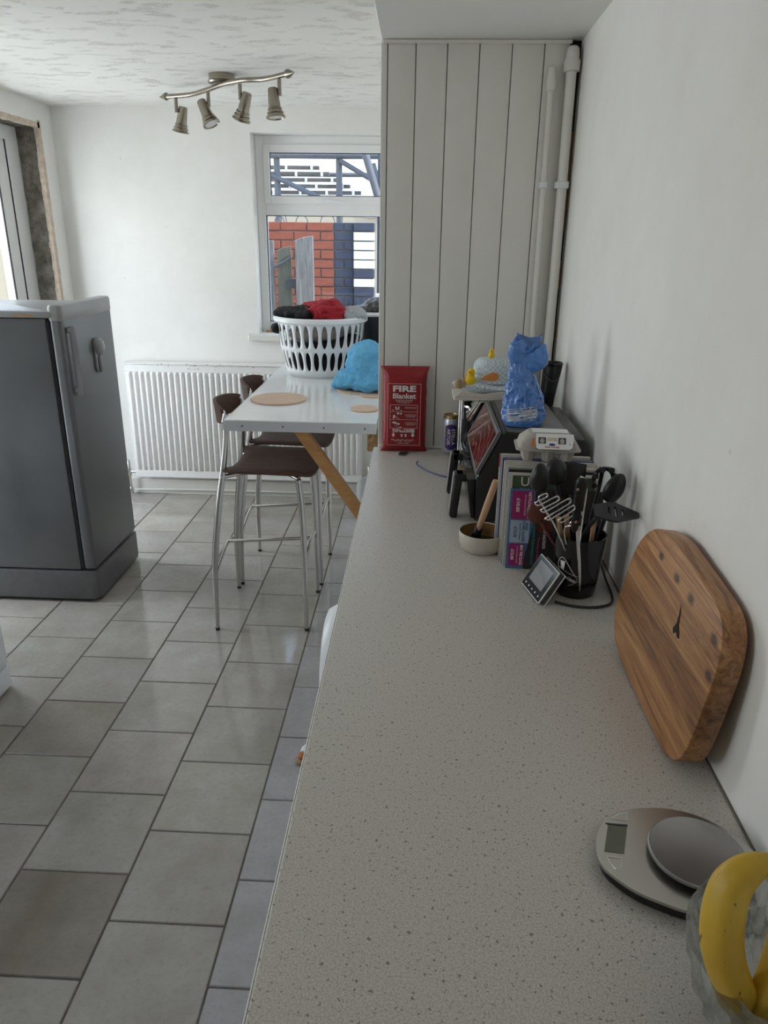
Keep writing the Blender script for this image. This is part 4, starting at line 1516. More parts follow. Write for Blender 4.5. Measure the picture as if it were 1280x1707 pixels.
# blue towel
o = cloth('blue_towel', [((-0.236, 3.46, 1.070), (0.098, 0.115, 0.098), 71, 0.16, None), ((-0.300, 3.41, 0.997), (0.088, 0.075, 0.034), 72, 0.24, TZ + 0.0125), ((-0.225, 3.375, 0.995), (0.082, 0.065, 0.046), 73, 0.30, TZ + 0.0125), ((-0.185, 3.385, 1.030), (0.040, 0.055, 0.052), 74, 0.35, None), ((-0.255, 3.44, 1.020), (0.112, 0.11, 0.036), 75, 0.18, None), ((-0.365, 3.435, 0.972), (0.042, 0.030, 0.016), 76, 0.3, TZ + 0.0005)], 'blue_cloth', 'crumpled sky-blue fleece heaped at the right end of the bar', vox=0.0045, cat='towel')
for v in o.data.vertices:
    if v.co.x > XN - 0.003:
        v.co.x = XN - 0.003
# black tub with pale rim and a dark bundle on it
tb2 = thing('black_tub', (-0.262, 4.20, TZ), 'black tub with a pale oval top behind the laundry basket', 'tub')
bm = B()
lathe(bm, [(0, 0), (0.075, 0), (0.085, 0.01), (0.100, 0.20), (0.100, 0.262), (0.092, 0.266), (0, 0.262)], 40, (-0.262, 4.20, TZ))
obj('tub_body', bm, M['black'], tb2, smooth=40)
bm = B()
lathe(bm, [(0.098, 0.266), (0.101, 0.276), (0.096, 0.284), (0.0, 0.286)], 40, (-0.262, 4.20, TZ))
obj('pale_lid', bm, M['frame_white'], tb2, smooth=40)
o = cloth('dark_bundle', [((-0.235, 4.22, 1.268), (0.075, 0.085, 0.036), 61, 0.22, TZ + 0.2865), ((-0.285, 4.21, 1.255), (0.055, 0.06, 0.020), 63, 0.2, TZ + 0.2865)], 'black_cloth', 'grey and black shiny bundle lying on the black tub by the window', vox=0.005)
o.data.materials[0] = M['dark_grey']

# ================================================================ ON THE WORKTOP
WZ = WT + 0.0004
# fire blanket pouch
fb = thing('fire_blanket', (-0.044, 2.548, WZ), 'red fire blanket pouch with white printing leaning on the white boards', 'fire blanket', rot=(math.radians(-4.5), 0, math.radians(1.0)))
bm = B()
W_, H_ = 0.152, 0.298
nx, nz = 20, 36
fr_, bk_ = [], []
for j in range(nz + 1):
    v = j / nz
    rf, rb = [], []
    for i in range(nx + 1):
        u = -1 + 2 * i / nx
        vv = -1 + 2 * v
        wd = W_ / 2 * (1 + (0.12 * max(0, (v - 0.90) / 0.10) if v > 0.90 else 0) + (0.09 * max(0, (0.06 - v) / 0.06)))
        dep = 0.019 * (1 - abs(u) ** 7) * (1 - abs(vv) ** 9) + 0.0015
        wr = 0.0022 * noise.noise(Vector((u * 2.2, v * 5, 0))) * (1 - abs(u) ** 4)
        edge_ = 0.0015 * noise.noise(Vector((u, v * 12, 4)))
        rf.append(bm.verts.new((u * wd + edge_, -0.0045 - dep - wr, v * H_)))
        rb.append(bm.verts.new((u * wd + edge_, -0.0025 + dep * 0.15, v * H_)))
    fr_.append(rf)
    bk_.append(rb)
for j in range(nz):
    for i in range(nx):
        bm.faces.new((fr_[j][i], fr_[j][i + 1], fr_[j + 1][i + 1], fr_[j + 1][i]))
        bm.faces.new((bk_[j][i], bk_[j + 1][i], bk_[j + 1][i + 1], bk_[j][i + 1]))
    bm.faces.new((fr_[j][0], fr_[j + 1][0], bk_[j + 1][0], bk_[j][0]))
    bm.faces.new((fr_[j][nx], bk_[j][nx], bk_[j + 1][nx], fr_[j + 1][nx]))
for i in range(nx):
    bm.faces.new((fr_[0][i], bk_[0][i], bk_[0][i + 1], fr_[0][i + 1]))
    bm.faces.new((fr_[nz][i], fr_[nz][i + 1], bk_[nz][i + 1], bk_[nz][i]))
obj('pouch', bm, M['pouch'], fb, smooth=60, local=True)
fy = -0.0285
bm = B()
lathe(bm, [(0.003, 0), (0.0065, 0.0), (0.0065, 0.0015), (0.003, 0.0015)], 20, mtx=Matrix.Translation((-0.002, -0.0105, 0.284)) @ Matrix.Rotation(PI / 2, 4, 'X'))
obj('eyelet', bm, M['nickel'], fb, smooth=40, local=True)
def fbt(body, size, x, z, w_=None, bold=0.0, space=1.0):
    return text(body, size, at(x, fy, z) @ FACE, M['print_white'], fb, bold, width=w_, space=space)
fbt('FIRE', 0.0275, -0.002, 0.2215, 0.080, 0.0011)
fbt('Blanket', 0.0250, -0.002, 0.1965, 0.080, 0.0006)
fbt('CE Approved for BSEN 1869', 0.0042, -0.002, 0.1825, 0.060, 0.0001)
fbt('Suitable for kitchen, caravan\nboat and garage use', 0.0037, -0.002, 0.1760, 0.056, 0.0)
fbt('PULL  TAPES\nTO RELEASE', 0.0072, -0.002, 0.0760, 0.078, 0.0004, space=0.85)
fbt('SIZE   1.0m x 1.0m   1.2m x 1.2m\n1.2m x 1.8m   1.8m x 1.8m', 0.0042, -0.004, 0.0420, 0.080, 0.0001)
fbt('made in china', 0.0040, -0.002, 0.0325, 0.040, 0.0001)
fbt('Hold tapes and pull\nblanket downwards', 0.0033, 0.022, 0.157, 0.040)
fbt('Hold blanket in both\nhands and cover the fire.\nTurn off heat. Leave\nuntil it has cooled', 0.0031, 0.022, 0.129, 0.040)
fbt('If clothes are on fire\nforce the person to the\nground and wrap the\nblanket around', 0.0031, 0.022, 0.101, 0.040)
bm = B()
def rect_lines(x0_, x1_, z0_, z1_, t=0.0009):
    for a, b_ in (((x0_, z0_), (x1_, z0_ + t)), ((x0_, z1_ - t), (x1_, z1_)), ((x0_, z0_), (x0_ + t, z1_)), ((x1_ - t, z0_), (x1_, z1_))):
        box(bm, (a[0], fy - 0.0002, a[1]), (b_[0], fy, b_[1]))
rect_lines(-0.059, 0.056, 0.0245, 0.240)
rect_lines(-0.050, 0.046, 0.0850, 0.1670)
box(bm, (-0.050, fy - 0.0002, 0.1425), (0.046, fy, 0.1433))
box(bm, (-0.050, fy - 0.0002, 0.1150), (0.046, fy, 0.1158))
obj('printed_frame', bm, M['print_white'], fb, local=True)
bm = B()
MF = at(0, fy, 0) @ FACE
def flatp(pts):
    prism(bm, pts, 0, 0.0003, 0, MF)
for cx_ in (-0.037, 0.031):
    flatp([(cx_ - 0.003, 0.069), (cx_ - 0.003, 0.062), (cx_ - 0.007, 0.062), (cx_, 0.053), (cx_ + 0.007, 0.062), (cx_ + 0.003, 0.062), (cx_ + 0.003, 0.069)])
obj('down_arrows', bm, M['print_white'], fb, local=True)
bm = B()
for (cx_, cz_, r_) in ((-0.030, 0.158, 0.0032), (-0.020, 0.158, 0.0032), (-0.040, 0.148, 0.0022), (-0.012, 0.147, 0.0022), (-0.022, 0.137, 0.0045), (-0.012, 0.136, 0.0035), (-0.038, 0.118, 0.0018), (-0.030, 0.104, 0.0035), (-0.020, 0.100, 0.0045), (-0.008, 0.058, 0.0025), (0.006, 0.058, 0.0025)):
    flatp(circle(r_, 9, cx_, cz_, 0.8))
for q in ([(-0.040, 0.121), (-0.031, 0.121), (-0.034, 0.134), (-0.039, 0.130)], [(-0.044, 0.104), (-0.036, 0.109), (-0.024, 0.103), (-0.026, 0.099)], [(-0.032, 0.098), (-0.026, 0.092), (-0.022, 0.088), (-0.030, 0.094)], [(-0.022, 0.087), (-0.012, 0.0905), (-0.008, 0.087)], [(-0.012, 0.064), (-0.004, 0.064), (-0.006, 0.054), (-0.010, 0.054)], [(0.002, 0.064), (0.010, 0.064), (0.008, 0.054), (0.004, 0.054)], [(-0.030, 0.128), (-0.018, 0.118), (-0.019, 0.117), (-0.031, 0.127)], [(-0.033, 0.154), (-0.017, 0.154), (-0.019, 0.150), (-0.031, 0.150)]):
    flatp(q)
pic = obj('pictograms', bm, M['print_white'], fb, local=True)
pic['kind'] = 'stuff'
bm = B()
prism(bm, [(0.000, -0.052), (0.024, -0.046), (0.038, 0.0), (0.006, 0.0)], 0.0003, 0.0015, 0, at(-0.018, -0.020, -0.0014))
o = obj('pull_tape', bm, M['seal'], fb, local=True)

# beer can
cn = thing('drink_can', (0.122, 2.542, WZ), 'silver white and purple drinks can beside the red pouch', 'can', rot=(0, 0, math.radians(-8)))
cn.scale = (1, 1, 0.82)
bm = B()
lathe(bm, [(0, 0.003), (0.024, 0.0), (0.0265, 0.002), (0.0325, 0.012), (0.0327, 0.145), (0.0300, 0.154)], 40)
obj('can_body', bm, M['can'], cn, smooth=50, local=True)
bm = B()
lathe(bm, [(0.0302, 0.1535), (0.0268, 0.160), (0.0268, 0.165), (0.0275, 0.1665), (0.0255, 0.1665), (0.0245, 0.161), (0, 0.161)], 40)
obj('gold_rim', bm, M['can_gold'], cn, smooth=50, local=True)
def can_patch(name, material, a0, a1, z0_, z1_, dr, oval=False):
    bm = B()
    n_ = 14
    lo, hi = [], []
    for k in range(n_ + 1):
        a = math.radians(a0 + (a1 - a0) * k / n_)
        r = 0.0328 + dr
        bulge = 0.010 * (1 - (2 * k / n_ - 1) ** 2) if oval else 0
        lo.append(bm.verts.new((r * math.sin(a), -r * math.cos(a), z0_ - bulge)))
        hi.append(bm.verts.new((r * math.sin(a), -r * math.cos(a), z1_ + bulge)))
    for k in range(n_):
        bm.faces.new((lo[k], lo[k + 1], hi[k + 1], hi[k]))
    return obj(name, bm, M[material], cn, smooth=60, local=True)
can_patch('gold_border', 'can_gold', -34, 40, 0.030, 0.122, 0.0003, True)
can_patch('purple_label', 'purple', -29, 35, 0.031, 0.121, 0.0006, True)
for body, xo in (('STELLA', 0.0105), ('ARTOIS', -0.005)):
    a = math.asin(xo / 0.0336)
    text(body, 0.0165, Matrix.Rotation(a, 4, 'Z') @ at(0, -0.0345, 0.078) @ FACE @ Matrix.Rotation(-PI / 2, 4, 'Z'), M['print_white'], cn, 0.0003, width=0.070)

# blue cable on the worktop
bm = B()
tube(bm, [(0.008, 2.385, WZ + 0.010), (0.004, 2.375, WZ + 0.003), (0.03, 2.32, WZ + 0.0025), (0.075, 2.262, WZ + 0.0025), (0.12, 2.238, WZ + 0.0025), (0.19, 2.245, WZ + 0.0025)], 0.0022, 8, 6)
tag(obj('blue_cable', bm, M['cable_blue'], None, smooth=60), 'thin dark blue cable curving across the worktop before the fire blanket', 'cable')

# air fryer
af = thing('air_fryer', (0.28, 2.03, WZ), 'large black twin-drawer air fryer with a slanted glossy panel, its drawers facing left', 'air fryer')
ay0, ay1 = 1.835, 2.225
def extr_y(outline, y0_, y1_, name, material, parent, bevel=0.0, smooth=45):
    bm = B()
    prism(bm, [(x, z) for x, z in outline], 0, y1_ - y0_, bevel, Matrix.Translation((0, y1_, 0)) @ Matrix.Rotation(PI / 2, 4, 'X'))
    return obj(name, bm, M[material], parent, smooth=smooth)
extr_y([(0.160, WZ + 0.012), (0.157, 1.042), (0.165, 1.052), (0.217, 1.160), (0.228, 1.168), (0.430, 1.150), (0.440, 1.10), (0.4405, 0.925), (0.425, WZ + 0.012)], ay0, ay1, 'body', 'black', af, 0.008)
extr_y([(0.232, 1.1695), (0.335, 1.172), (0.385, 1.162), (0.420, 1.130), (0.4415, 1.075), (0.4385, 1.070), (0.415, 1.125), (0.380, 1.155), (0.335, 1.166), (0.232, 1.163)], ay0 + 0.004, ay1 - 0.004, 'top_cover', 'mid_grey', af, 0.002)
for x, y in ((0.18, ay0 + 0.04), (0.40, ay0 + 0.04), (0.18, ay1 - 0.04), (0.40, ay1 - 0.04)):
    bm = B()
    lathe(bm, [(0.014, 0), (0.012, 0.014)], 14, (x, y, WZ))
    obj('foot', bm, M['seal'], af, smooth=50)
nrm = Vector((-(1.160 - 1.052), 0, 0.217 - 0.165)).normalized()
def slab_on_slope(t0, t1, y0_, y1_, d0, d1, name, material, parent, bevel=0.0):
    a = Vector((0.165, 0, 1.052))
    e = Vector((0.217 - 0.165, 0, 1.160 - 1.052))
    bm = B()
    vs = []
    for d in (d0, d1):
        for t, y in ((t0, y0_), (t1, y0_), (t1, y1_), (t0, y1_)):
            p = a + e * t + nrm * d
            vs.append(bm.verts.new((p.x, y, p.z)))
    for q in ((0, 1, 2, 3), (4, 7, 6, 5), (0, 4, 5, 1), (1, 5, 6, 2), (2, 6, 7, 3), (3, 7, 4, 0)):
        bm.faces.new([vs[i] for i in q])
    if bevel:
        bmesh.ops.bevel(bm, geom=bm.edges[:], offset=bevel, segments=2, affect='EDGES')
    return obj(name, bm, M[material], parent, smooth=45)
bez = slab_on_slope(-0.03, 1.04, ay0 - 0.002, ay1 + 0.002, 0.0005, 0.010, 'panel_bezel', 'mid_grey', af, 0.003)
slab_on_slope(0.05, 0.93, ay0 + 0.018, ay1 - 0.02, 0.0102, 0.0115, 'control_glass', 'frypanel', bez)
for k, (ya_, yb_) in enumerate(((ay0 + 0.004, 2.026), (2.032, ay1 - 0.004))):
    dr_ = extr_y([(0.150, WZ + 0.018), (0.136, 1.036), (0.1565, 1.038), (0.1595, WZ + 0.016)], ya_, yb_, 'drawer', 'black_gloss', af, 0.005)
    ym = (1.905, 2.105)[k]
    bm = B()
    box(bm, (0.108, ym - 0.021, 0.996), (0.150, ym + 0.021, 1.018), 0.004, 2)
    prism(bm, [(0.106, 1.018), (0.128, 1.018), (0.116, 0.893), (0.100, 0.893), (0.0965, 0.898)], 0, 0.042, 0.004, Matrix.Translation((0, ym + 0.021, 0)) @ Matrix.Rotation(PI / 2, 4, 'X'))
    hd = obj('handle', bm, M['black'], dr_, smooth=45)
    hd.data.transform(Matrix.Translation((0, 0, 0.018)))
    bm = B()
    prism(bm, [(0.1025, 1.032), (0.1055, 1.034), (0.0955, 0.915), (0.0935, 0.918)], 0, 0.036, 0.001, Matrix.Translation((0, ym + 0.018, 0)) @ Matrix.Rotation(PI / 2, 4, 'X'))
    obj('handle_trim', bm, M['fridge_grey'], dr_, smooth=45)

# blue bread bag on the air fryer
bg_ = thing('bread_bag', (0.277, 1.905, 1.1725), 'tall crumpled blue plastic bread bag standing on the black air fryer', 'bag')
bm = B()
nu, nv = 110, 90
prof = [(0.0, 0.048, 0.0), (0.05, 0.0525, 0.0), (0.25, 0.051, -0.001), (0.45, 0.041, -0.006), (0.62, 0.030, -0.014), (0.76, 0.024, -0.019), (0.84, 0.025, -0.018), (0.92, 0.033, -0.008), (1.0, 0.031, -0.001)]
def interp(t, k):
    for a, b_ in zip(prof, prof[1:]):
        if t <= b_[0]:
            f = (t - a[0]) / (b_[0] - a[0])
            return a[k] + (b_[k] - a[k]) * f
    return prof[-1][k]
rows_ = []
for j in range(nv + 1):
    t = j / nv
    ring = []
    for i in range(nu):
        a = 2 * PI * i / nu
        c_, s_ = math.cos(a), math.sin(a)
        ex = 0.6
        sq = 1 / (abs(c_) ** (2 / ex * 0.75) + abs(s_) ** (2 / ex * 0.75)) ** (ex / 1.5)
        q = Vector((c_ * 1.6, s_ * 1.6, t * 5.0))
        wr = 0.11 * (1 - abs(noise.noise(q * 1.3)) * 2.4) + 0.085 * (1 - abs(noise.noise(q * 2.7 + Vector((3, 1, 2)))) * 2.6) + 0.05 * (1 - abs(noise.noise(q * 5.5)) * 2.6) - 0.09
        if t < 0.12:
            wr *= t / 0.12
        r = interp(t, 1) * sq * (1 + wr)
        ydep = 0.85 if t < 0.6 else 0.85 - 0.35 * (t - 0.6) / 0.4
        z = 1.1728 + 0.212 * t
        if t > 0.86:
            z += 0.020 * math.cos(a * 2 + 0.6) * (t - 0.86) / 0.14
        ring.append(bm.verts.new((0.277 + interp(t, 2) + r * c_, 1.905 + r * s_ * ydep, max(1.1728, z))))
    rows_.append(ring)
for a, b_ in zip(rows_, rows_[1:]):
    for i in range(nu):
        bm.faces.new((a[i], a[(i + 1) % nu], b_[(i + 1) % nu], b_[i]))
bm.faces.new(rows_[0][::-1])
bm.faces.new(rows_[-1])
body_ = obj('bag_body', bm, M['bag'], bg_, smooth=50)
bm = B()
tube(bm, [(0.268, 1.898, 1.320), (0.285, 1.895, 1.330), (0.302, 1.892, 1.348), (0.314, 1.890, 1.378)], [0.018, 0.024, 0.027, 0.005], 28, 9, flat=(0.45, 1.1))
for v in bm.verts:
    v.co += Vector((0.0, 0.006 * noise.noise(v.co * 70), 0.006 * noise.noise(v.co * 65 + Vector((3, 0, 0)))))
obj('twisted_ear', bm, M['bag'], bg_, smooth=60)
bm = B()
tube(bm, [(0.256, 1.898, 1.330), (0.250, 1.896, 1.350), (0.252, 1.893, 1.368), (0.266, 1.890, 1.385)], [0.016, 0.024, 0.026, 0.008], 28, 9, flat=(1.0, 0.55))
for v in bm.verts:
    v.co += Vector((0.003 * noise.noise(v.co * 50), 0.0035 * noise.noise(v.co * 60), 0.004 * noise.noise(v.co * 55 + Vector((3, 0, 0)))))
obj('crumpled_top', bm, M['bag'], bg_, smooth=60)
# printed white band low on the front, following the bag
def bag_band(z0_, z1_, a0, a1, material, name, off=0.0016, slope=0.0):
    bm = B()
    n_ = 30
    L_ = []
    for k in range(n_ + 1):
        f = k / n_
        a = math.radians(a0 + (a1 - a0) * f)
        col = []
        for zf in (z0_, (z0_ + z1_) / 2, z1_):
            zz_ = zf + slope * f
            t = (zz_ - 1.1728) / 0.212
            jj = max(0, min(nv - 1, int(t * nv)))
            ii = (a / (2 * PI) * nu) % nu
            i0 = int(ii)
            ff = ii - i0
            tj = t * nv - jj
            def P(j_, i_):
                return rp[j_][i_ % nu]
            p = (P(jj, i0) * (1 - ff) + P(jj, i0 + 1) * ff) * (1 - tj) + (P(jj + 1, i0) * (1 - ff) + P(jj + 1, i0 + 1) * ff) * tj
            d = Vector((math.cos(a), math.sin(a), 0))
            col.append(bm.verts.new(p + d * off))
        L_.append(col)
    for a, b_ in zip(L_, L_[1:]):
        for k in range(2):
            bm.faces.new((a[k], b_[k], b_[k + 1], a[k + 1]))
    return obj(name, bm, M[material], bg_, smooth=60)
rp = []
vi_ = 0
base_ = Vector(bg_.location)
allv = [v.co + base_ for v in body_.data.vertices]
for j in range(nv + 1):
    rp.append(allv[j * nu:(j + 1) * nu])
bag_band(1.184, 1.213, 215, 300, 'pale_blue_print', 'printed_band', 0.0012, 0.010)
for q_ in range(3):
    bag_band(1.189 + q_ * 0.008, 1.1915 + q_ * 0.008, 225, 295, 'print_white', 'print_line', 0.0020, 0.012)
bag_band(1.215, 1.217, 215, 300, 'print_white', 'print_line', 0.0014, 0.012)
bag_band(1.235, 1.315, 322, 352, 'pale_blue_print', 'side_print', 0.0012, 0.0)

# stand with tray, bonnet and what is under it
tr = thing('tray_stand', (0.25, 2.32, WZ), 'cream card tray on thin chrome legs standing behind the air fryer', 'stand')
bm = B()
prism(bm, rrect(0.272, 0.150, 0.012, 4, 0.247, 2.325), 1.158, 1.166, 0.002)
obj('tray_base', bm, M['card'], tr, smooth=40)
bm = B()
prism(bm, [(0.112, 1.166), (0.135, 1.186), (0.20, 1.178), (0.26, 1.187), (0.32, 1.181), (0.378, 1.190), (0.381, 1.166)], 0, 0.006, 0.001, Matrix.Translation((0, 2.256, 0)) @ Matrix.Rotation(PI / 2, 4, 'X'))
obj('wavy_lip', bm, M['card'], tr)
for x, y in ((0.141, 2.272), (0.141, 2.380), (0.352, 2.385)):
    bm = B()
    tube(bm, [(x, y, WZ), (x, y, 1.1585)], 0.0042, 10)
    obj('leg', bm, M['bright_chrome'], tr, smooth=50)
bn = thing('easter_bonnet', (0.225, 2.335, 1.1665), 'pale gingham bonnet with toy chicks sitting on the cream tray', 'hat')
bm = B()
lathe(bm, [(0.0, 0.0), (0.055, 0.0), (0.115, 0.022), (0.118, 0.028), (0.105, 0.034), (0.075, 0.038), (0.062, 0.040), (0, 0.040)], 44, (0.225, 2.335, 1.167), sxy=(1, 0.62))
for v in bm.verts:
    a = math.atan2(v.co.y - 2.335, v.co.x - 0.225)
    v.co.z += 0.006 * math.sin(2 * a + 0.5) * min(1, max(0, (v.co.z - 1.175) / 0.02))
obj('brim', bm, M['gingham'], bn, smooth=60)
bm = B()
lathe(bm, [(0.064, 0.036), (0.067, 0.06), (0.063, 0.092), (0.052, 0.106), (0.025, 0.112), (0, 0.113)], 40, (0.238, 2.338, 1.167), sxy=(1, 0.85))
obj('crown', bm, M['gingham'], bn, smooth=60)
bm = B()
prism(bm, round_poly([(-0.030, -0.004), (-0.010, 0.012), (0.012, 0.018), (0.024, 0.008), (0.018, -0.006), (-0.005, -0.008)], 3), 0, 0.004, 0.001, Matrix.Translation((0.224, 2.283, 1.222)) @ Matrix.Rotation(math.radians(80), 4, 'X'))
obj('carrot_patch', bm, M['orange'], bn, smooth=50)
def chick(x, y, z, s, nm='chick'):
    bm = B()
    tube(bm, [(x, y, z), (x, y, z + 0.008 * s), (x, y, z + 0.020 * s), (x, y, z + 0.030 * s), (x + 0.001 * s, y, z + 0.038 * s), (x + 0.002 * s, y, z + 0.048 * s), (x + 0.002 * s, y, z + 0.055 * s)], [0.008 * s, 0.016 * s, 0.018 * s, 0.012 * s, 0.0125 * s, 0.011 * s, 0.003 * s], 16, 3)
    o = obj(nm, bm, M['yellow'], bn, smooth=60)
    bm = B()
    lathe(bm, [(0.004 * s, 0), (0, 0.008 * s)], 8, mtx=Matrix.Translation((x - 0.004 * s, y - 0.0115 * s, z + 0.044 * s)) @ Matrix.Rotation(math.radians(100), 4, 'X'))
    obj('beak', bm, M['orange'], o)
chick(0.162, 2.290, 1.196, 1.0)
chick(0.226, 2.325, 1.277, 0.55)
bm = B()
tube(bm, [(0.125, 2.292, 1.190), (0.127, 2.292, 1.205), (0.127, 2.291, 1.216)], [0.014, 0.013, 0.006], 14, 4)
tube(bm, [(0.144, 2.292, 1.193), (0.146, 2.291, 1.208), (0.146, 2.290, 1.220)], [0.012, 0.013, 0.006], 14, 4)
bb = obj('straw_rabbit', bm, M['straw'], bn, smooth=60)
bb['kind'] = 'stuff'
bm = B()
tube(bm, [(0.141, 2.290, 1.218), (0.139, 2.290, 1.240)], [0.003, 0.0015], 8)
obj('rabbit_ear', bm, M['straw'], bb, smooth=60)
# jug
jg = thing('black_jug', (0.175, 2.45, WZ), 'black round jug with a metal rim under the cream tray', 'jug')
bm = B()
lathe(bm, [(0, 0.0), (0.050, 0.0), (0.054, 0.01), (0.048, 0.16), (0.046, 0.186), (0.042, 0.186), (0.040, 0.16), (0, 0.155)], 36, (0.190, 2.462, WZ))
obj('jug_body', bm, M['black_gloss'], jg, smooth=40)
bm = B()
lathe(bm, [(0.0455, 0.186), (0.0485, 0.188), (0.0475, 0.194), (0.044, 0.194)], 36, (0.190, 2.462, WZ), loop=True)
obj('metal_rim', bm, M['chrome'], jg, smooth=40)
bm = B()
tube(bm, [(0.222, 2.490, WZ + 0.17), (0.246, 2.505, WZ + 0.15), (0.248, 2.505, WZ + 0.09), (0.228, 2.494, WZ + 0.05)], 0.008, 10, 5)
obj('jug_handle', bm, M['black'], jg, smooth=50)
# toaster
to = thing('toaster', (0.27, 2.32, WZ), 'black and chrome toaster squeezed under the cream tray', 'toaster')
bm = B()
prism(bm, [(0.178, WZ + 0.008), (0.178, 1.11), (0.196, 1.150), (0.340, 1.150), (0.346, 1.11), (0.346, WZ + 0.008)], 0, 0.116, 0.006, Matrix.Translation((0, 2.375, 0)) @ Matrix.Rotation(PI / 2, 4, 'X'))
obj('toaster_body', bm, M['black'], to, smooth=45)
bm = B()
prism(bm, [(0.158, 1.092), (0.170, 1.088), (0.200, 1.146), (0.335, 1.148), (0.335, 1.1565), (0.192, 1.1565)], 0, 0.124, 0.002, Matrix.Translation((0, 2.378, 0)) @ Matrix.Rotation(PI / 2, 4, 'X'))
obj('chrome_hood', bm, M['bright_chrome'], to, smooth=45)
bm = B()
for x in (0.20, 0.325):
    box(bm, (x - 0.012, 2.27, WZ), (x + 0.012, 2.365, WZ + 0.0085), 0.001, 1)
obj('foot_bar', bm, M['seal'], to)
bm = B()
prism(bm, round_poly([(-0.022, 0), (-0.010, 0.018), (0.006, 0.022), (0.022, 0.004), (0.024, -0.02), (-0.018, -0.02)], 3), 0, 0.006, 0.0015, Matrix.Translation((0.128, 2.268, WZ + 0.0212)) @ Matrix.Rotation(math.radians(72), 4, 'X'))
tag(obj('wooden_scraper', bm, M['beech'], None, smooth=50), 'pinkish wooden scraper tip poking up behind the air fryer handles', 'spatula')
# black tube
tu = thing('black_beaker', (0.407, 2.325, WZ), 'tall flared black plastic beaker leaning by the wall behind the air fryer', 'beaker')
bm = B()
tube(bm, [(0.398, 2.325, WZ), (0.400, 2.325, 1.05), (0.409, 2.325, 1.17), (0.415, 2.325, 1.235), (0.417, 2.325, 1.262)], [0.0195, 0.0205, 0.024, 0.0285, 0.0300], 28, 4)
obj('beaker_wall', bm, M['black'], tu, smooth=50)
bm = B()
lathe(bm, [(0.0298, 0.0), (0.0318, 0.002), (0.0318, 0.008), (0.0295, 0.009), (0.027, 0.004), (0, 0.003)], 28, (0.4165, 2.325, 1.2595))
obj('beaker_rim', bm, M['black_gloss'], tu, smooth=50)
bm = B()
tube(bm, [(0.389, 2.312, 1.235), (0.396, 2.295, 1.228), (0.412, 2.290, 1.216), (0.431, 2.297, 1.222), (0.440, 2.315, 1.245)], 0.0018, 8, 5)
obj('wire_loop', bm, M['dark_grey'], tu, smooth=50)

# magazines, upright, covers towards the camera
def magazine(y, th, x0_, w_, h_, label, spine, cover, lean=0.0, band=None):
    t = thing('magazine', (x0_, y, WZ), label, 'magazine', 'magazines standing behind the utensil pot', rot=(0, 0, math.radians(-3 + lean)))
    bm = B()
    box(bm, (0.0012, 0.0008, 0.0), (w_ - 0.001, th - 0.0008, h_ - 0.001))
    obj('pages', bm, M['paper'], t, local=True)
    bm = B()
    box(bm, (0.0, 0.0, 0.0), (w_, 0.0008, h_))
    box(bm, (0.0, th - 0.0008, 0.0), (w_, th, h_))
    obj('cover', bm, M[cover], t, local=True)
    bm = B()
    box(bm, (-0.0006, 0.0, 0.0), (0.0012, th, h_))
    sp = obj('spine', bm, M[spine], t, local=True)
    if band:
        bm = B()
        box(bm, (-0.0012, -0.0002, h_ - 0.030), (0.0008, th + 0.0002, h_))
        obj('spine_band', bm, M[band], sp, local=True)
    return t
mag_specs = [
    (1.662, 0.010, 0.196, 0.205, 0.248, 'white magazine with a red-topped spine, rearmost of the upright stack', 'frame_white', 'paper', 'red_print'),
    (1.650, 0.009, 0.202, 0.205, 0.242, 'navy-spined magazine just in front of the red-topped one', 'navy_print', 'navy_print', None),
    (1.636, 0.011, 0.204, 0.208, 0.238, 'thick cream-paged magazine in the middle of the upright stack', 'paper', 'card', None),
    (1.625, 0.008, 0.206, 0.200, 0.244, 'pale pink-spined magazine in the middle of the upright stack', 'dark_white_plaster', 'paper', None),
    (1.611, 0.011, 0.207, 0.206, 0.235, 'cream magazine with a speckled spine beside the pink-spined one', 'card', 'paper', None),
    (1.600, 0.008, 0.209, 0.198, 0.232, 'blue-grey spined magazine near the front of the upright stack', 'pale_blue_print', 'charcoal_print', None),
    (1.586, 0.011, 0.210, 0.200, 0.226, 'pale magazine with a green front cover bearing a letter U', 'card', 'card', None),
]
for a in mag_specs:
    tm_ = magazine(a[0] - 0.004, a[1], a[2], a[3], a[4], a[5], a[6], a[7], 0.0, a[8])
gm = tm_
bm = B()
box(bm, (0.008, -0.0006, 0.10), (0.190, -0.0001, 0.222))
gp = obj('green_cover_panel', bm, M['green_print'], gm, local=True)
text('U', 0.030, at(0.036, -0.0009, 0.2075) @ FACE, M['print_white'], gm, 0.0)
text('the best of', 0.005, at(0.036, -0.0009, 0.1915) @ FACE, M['print_white'], gm, 0.0)
# price leaflet in front
lf_ = thing('price_leaflet', (0.2145, 1.572, WZ), 'glossy price leaflet with magenta boxes propped in front of the magazines', 'leaflet', rot=(math.radians(-2.0), 0, math.radians(-3)))
bm = B()
box(bm, (0.0, -0.0012, 0.0), (0.205, 0.0, 0.1925))
obj('leaflet_sheet', bm, M['charcoal_print'], lf_, local=True)
bm = B()
prism(bm, [(0.0, 0.0), (0.040, 0.0), (0.043, 0.04), (0.053, 0.09), (0.058, 0.13), (0.055, 0.1925), (0.0, 0.1925)], 0, 0.0004, 0, at(0, -0.0013, 0) @ FACE)
obj('blue_panel', bm, M['blue_print'], lf_, local=True)
def leaf_box(z0_, z1_, x1_, material):
    bm = B()
    box(bm, (0.005, -0.0022, z0_), (x1_, -0.0018, z1_))
    obj('price_box', bm, M[material], lf_, local=True)
leaf_box(0.121, 0.188, 0.052, 'magenta_print')
leaf_box(0.064, 0.118, 0.048, 'pale_blue_print')
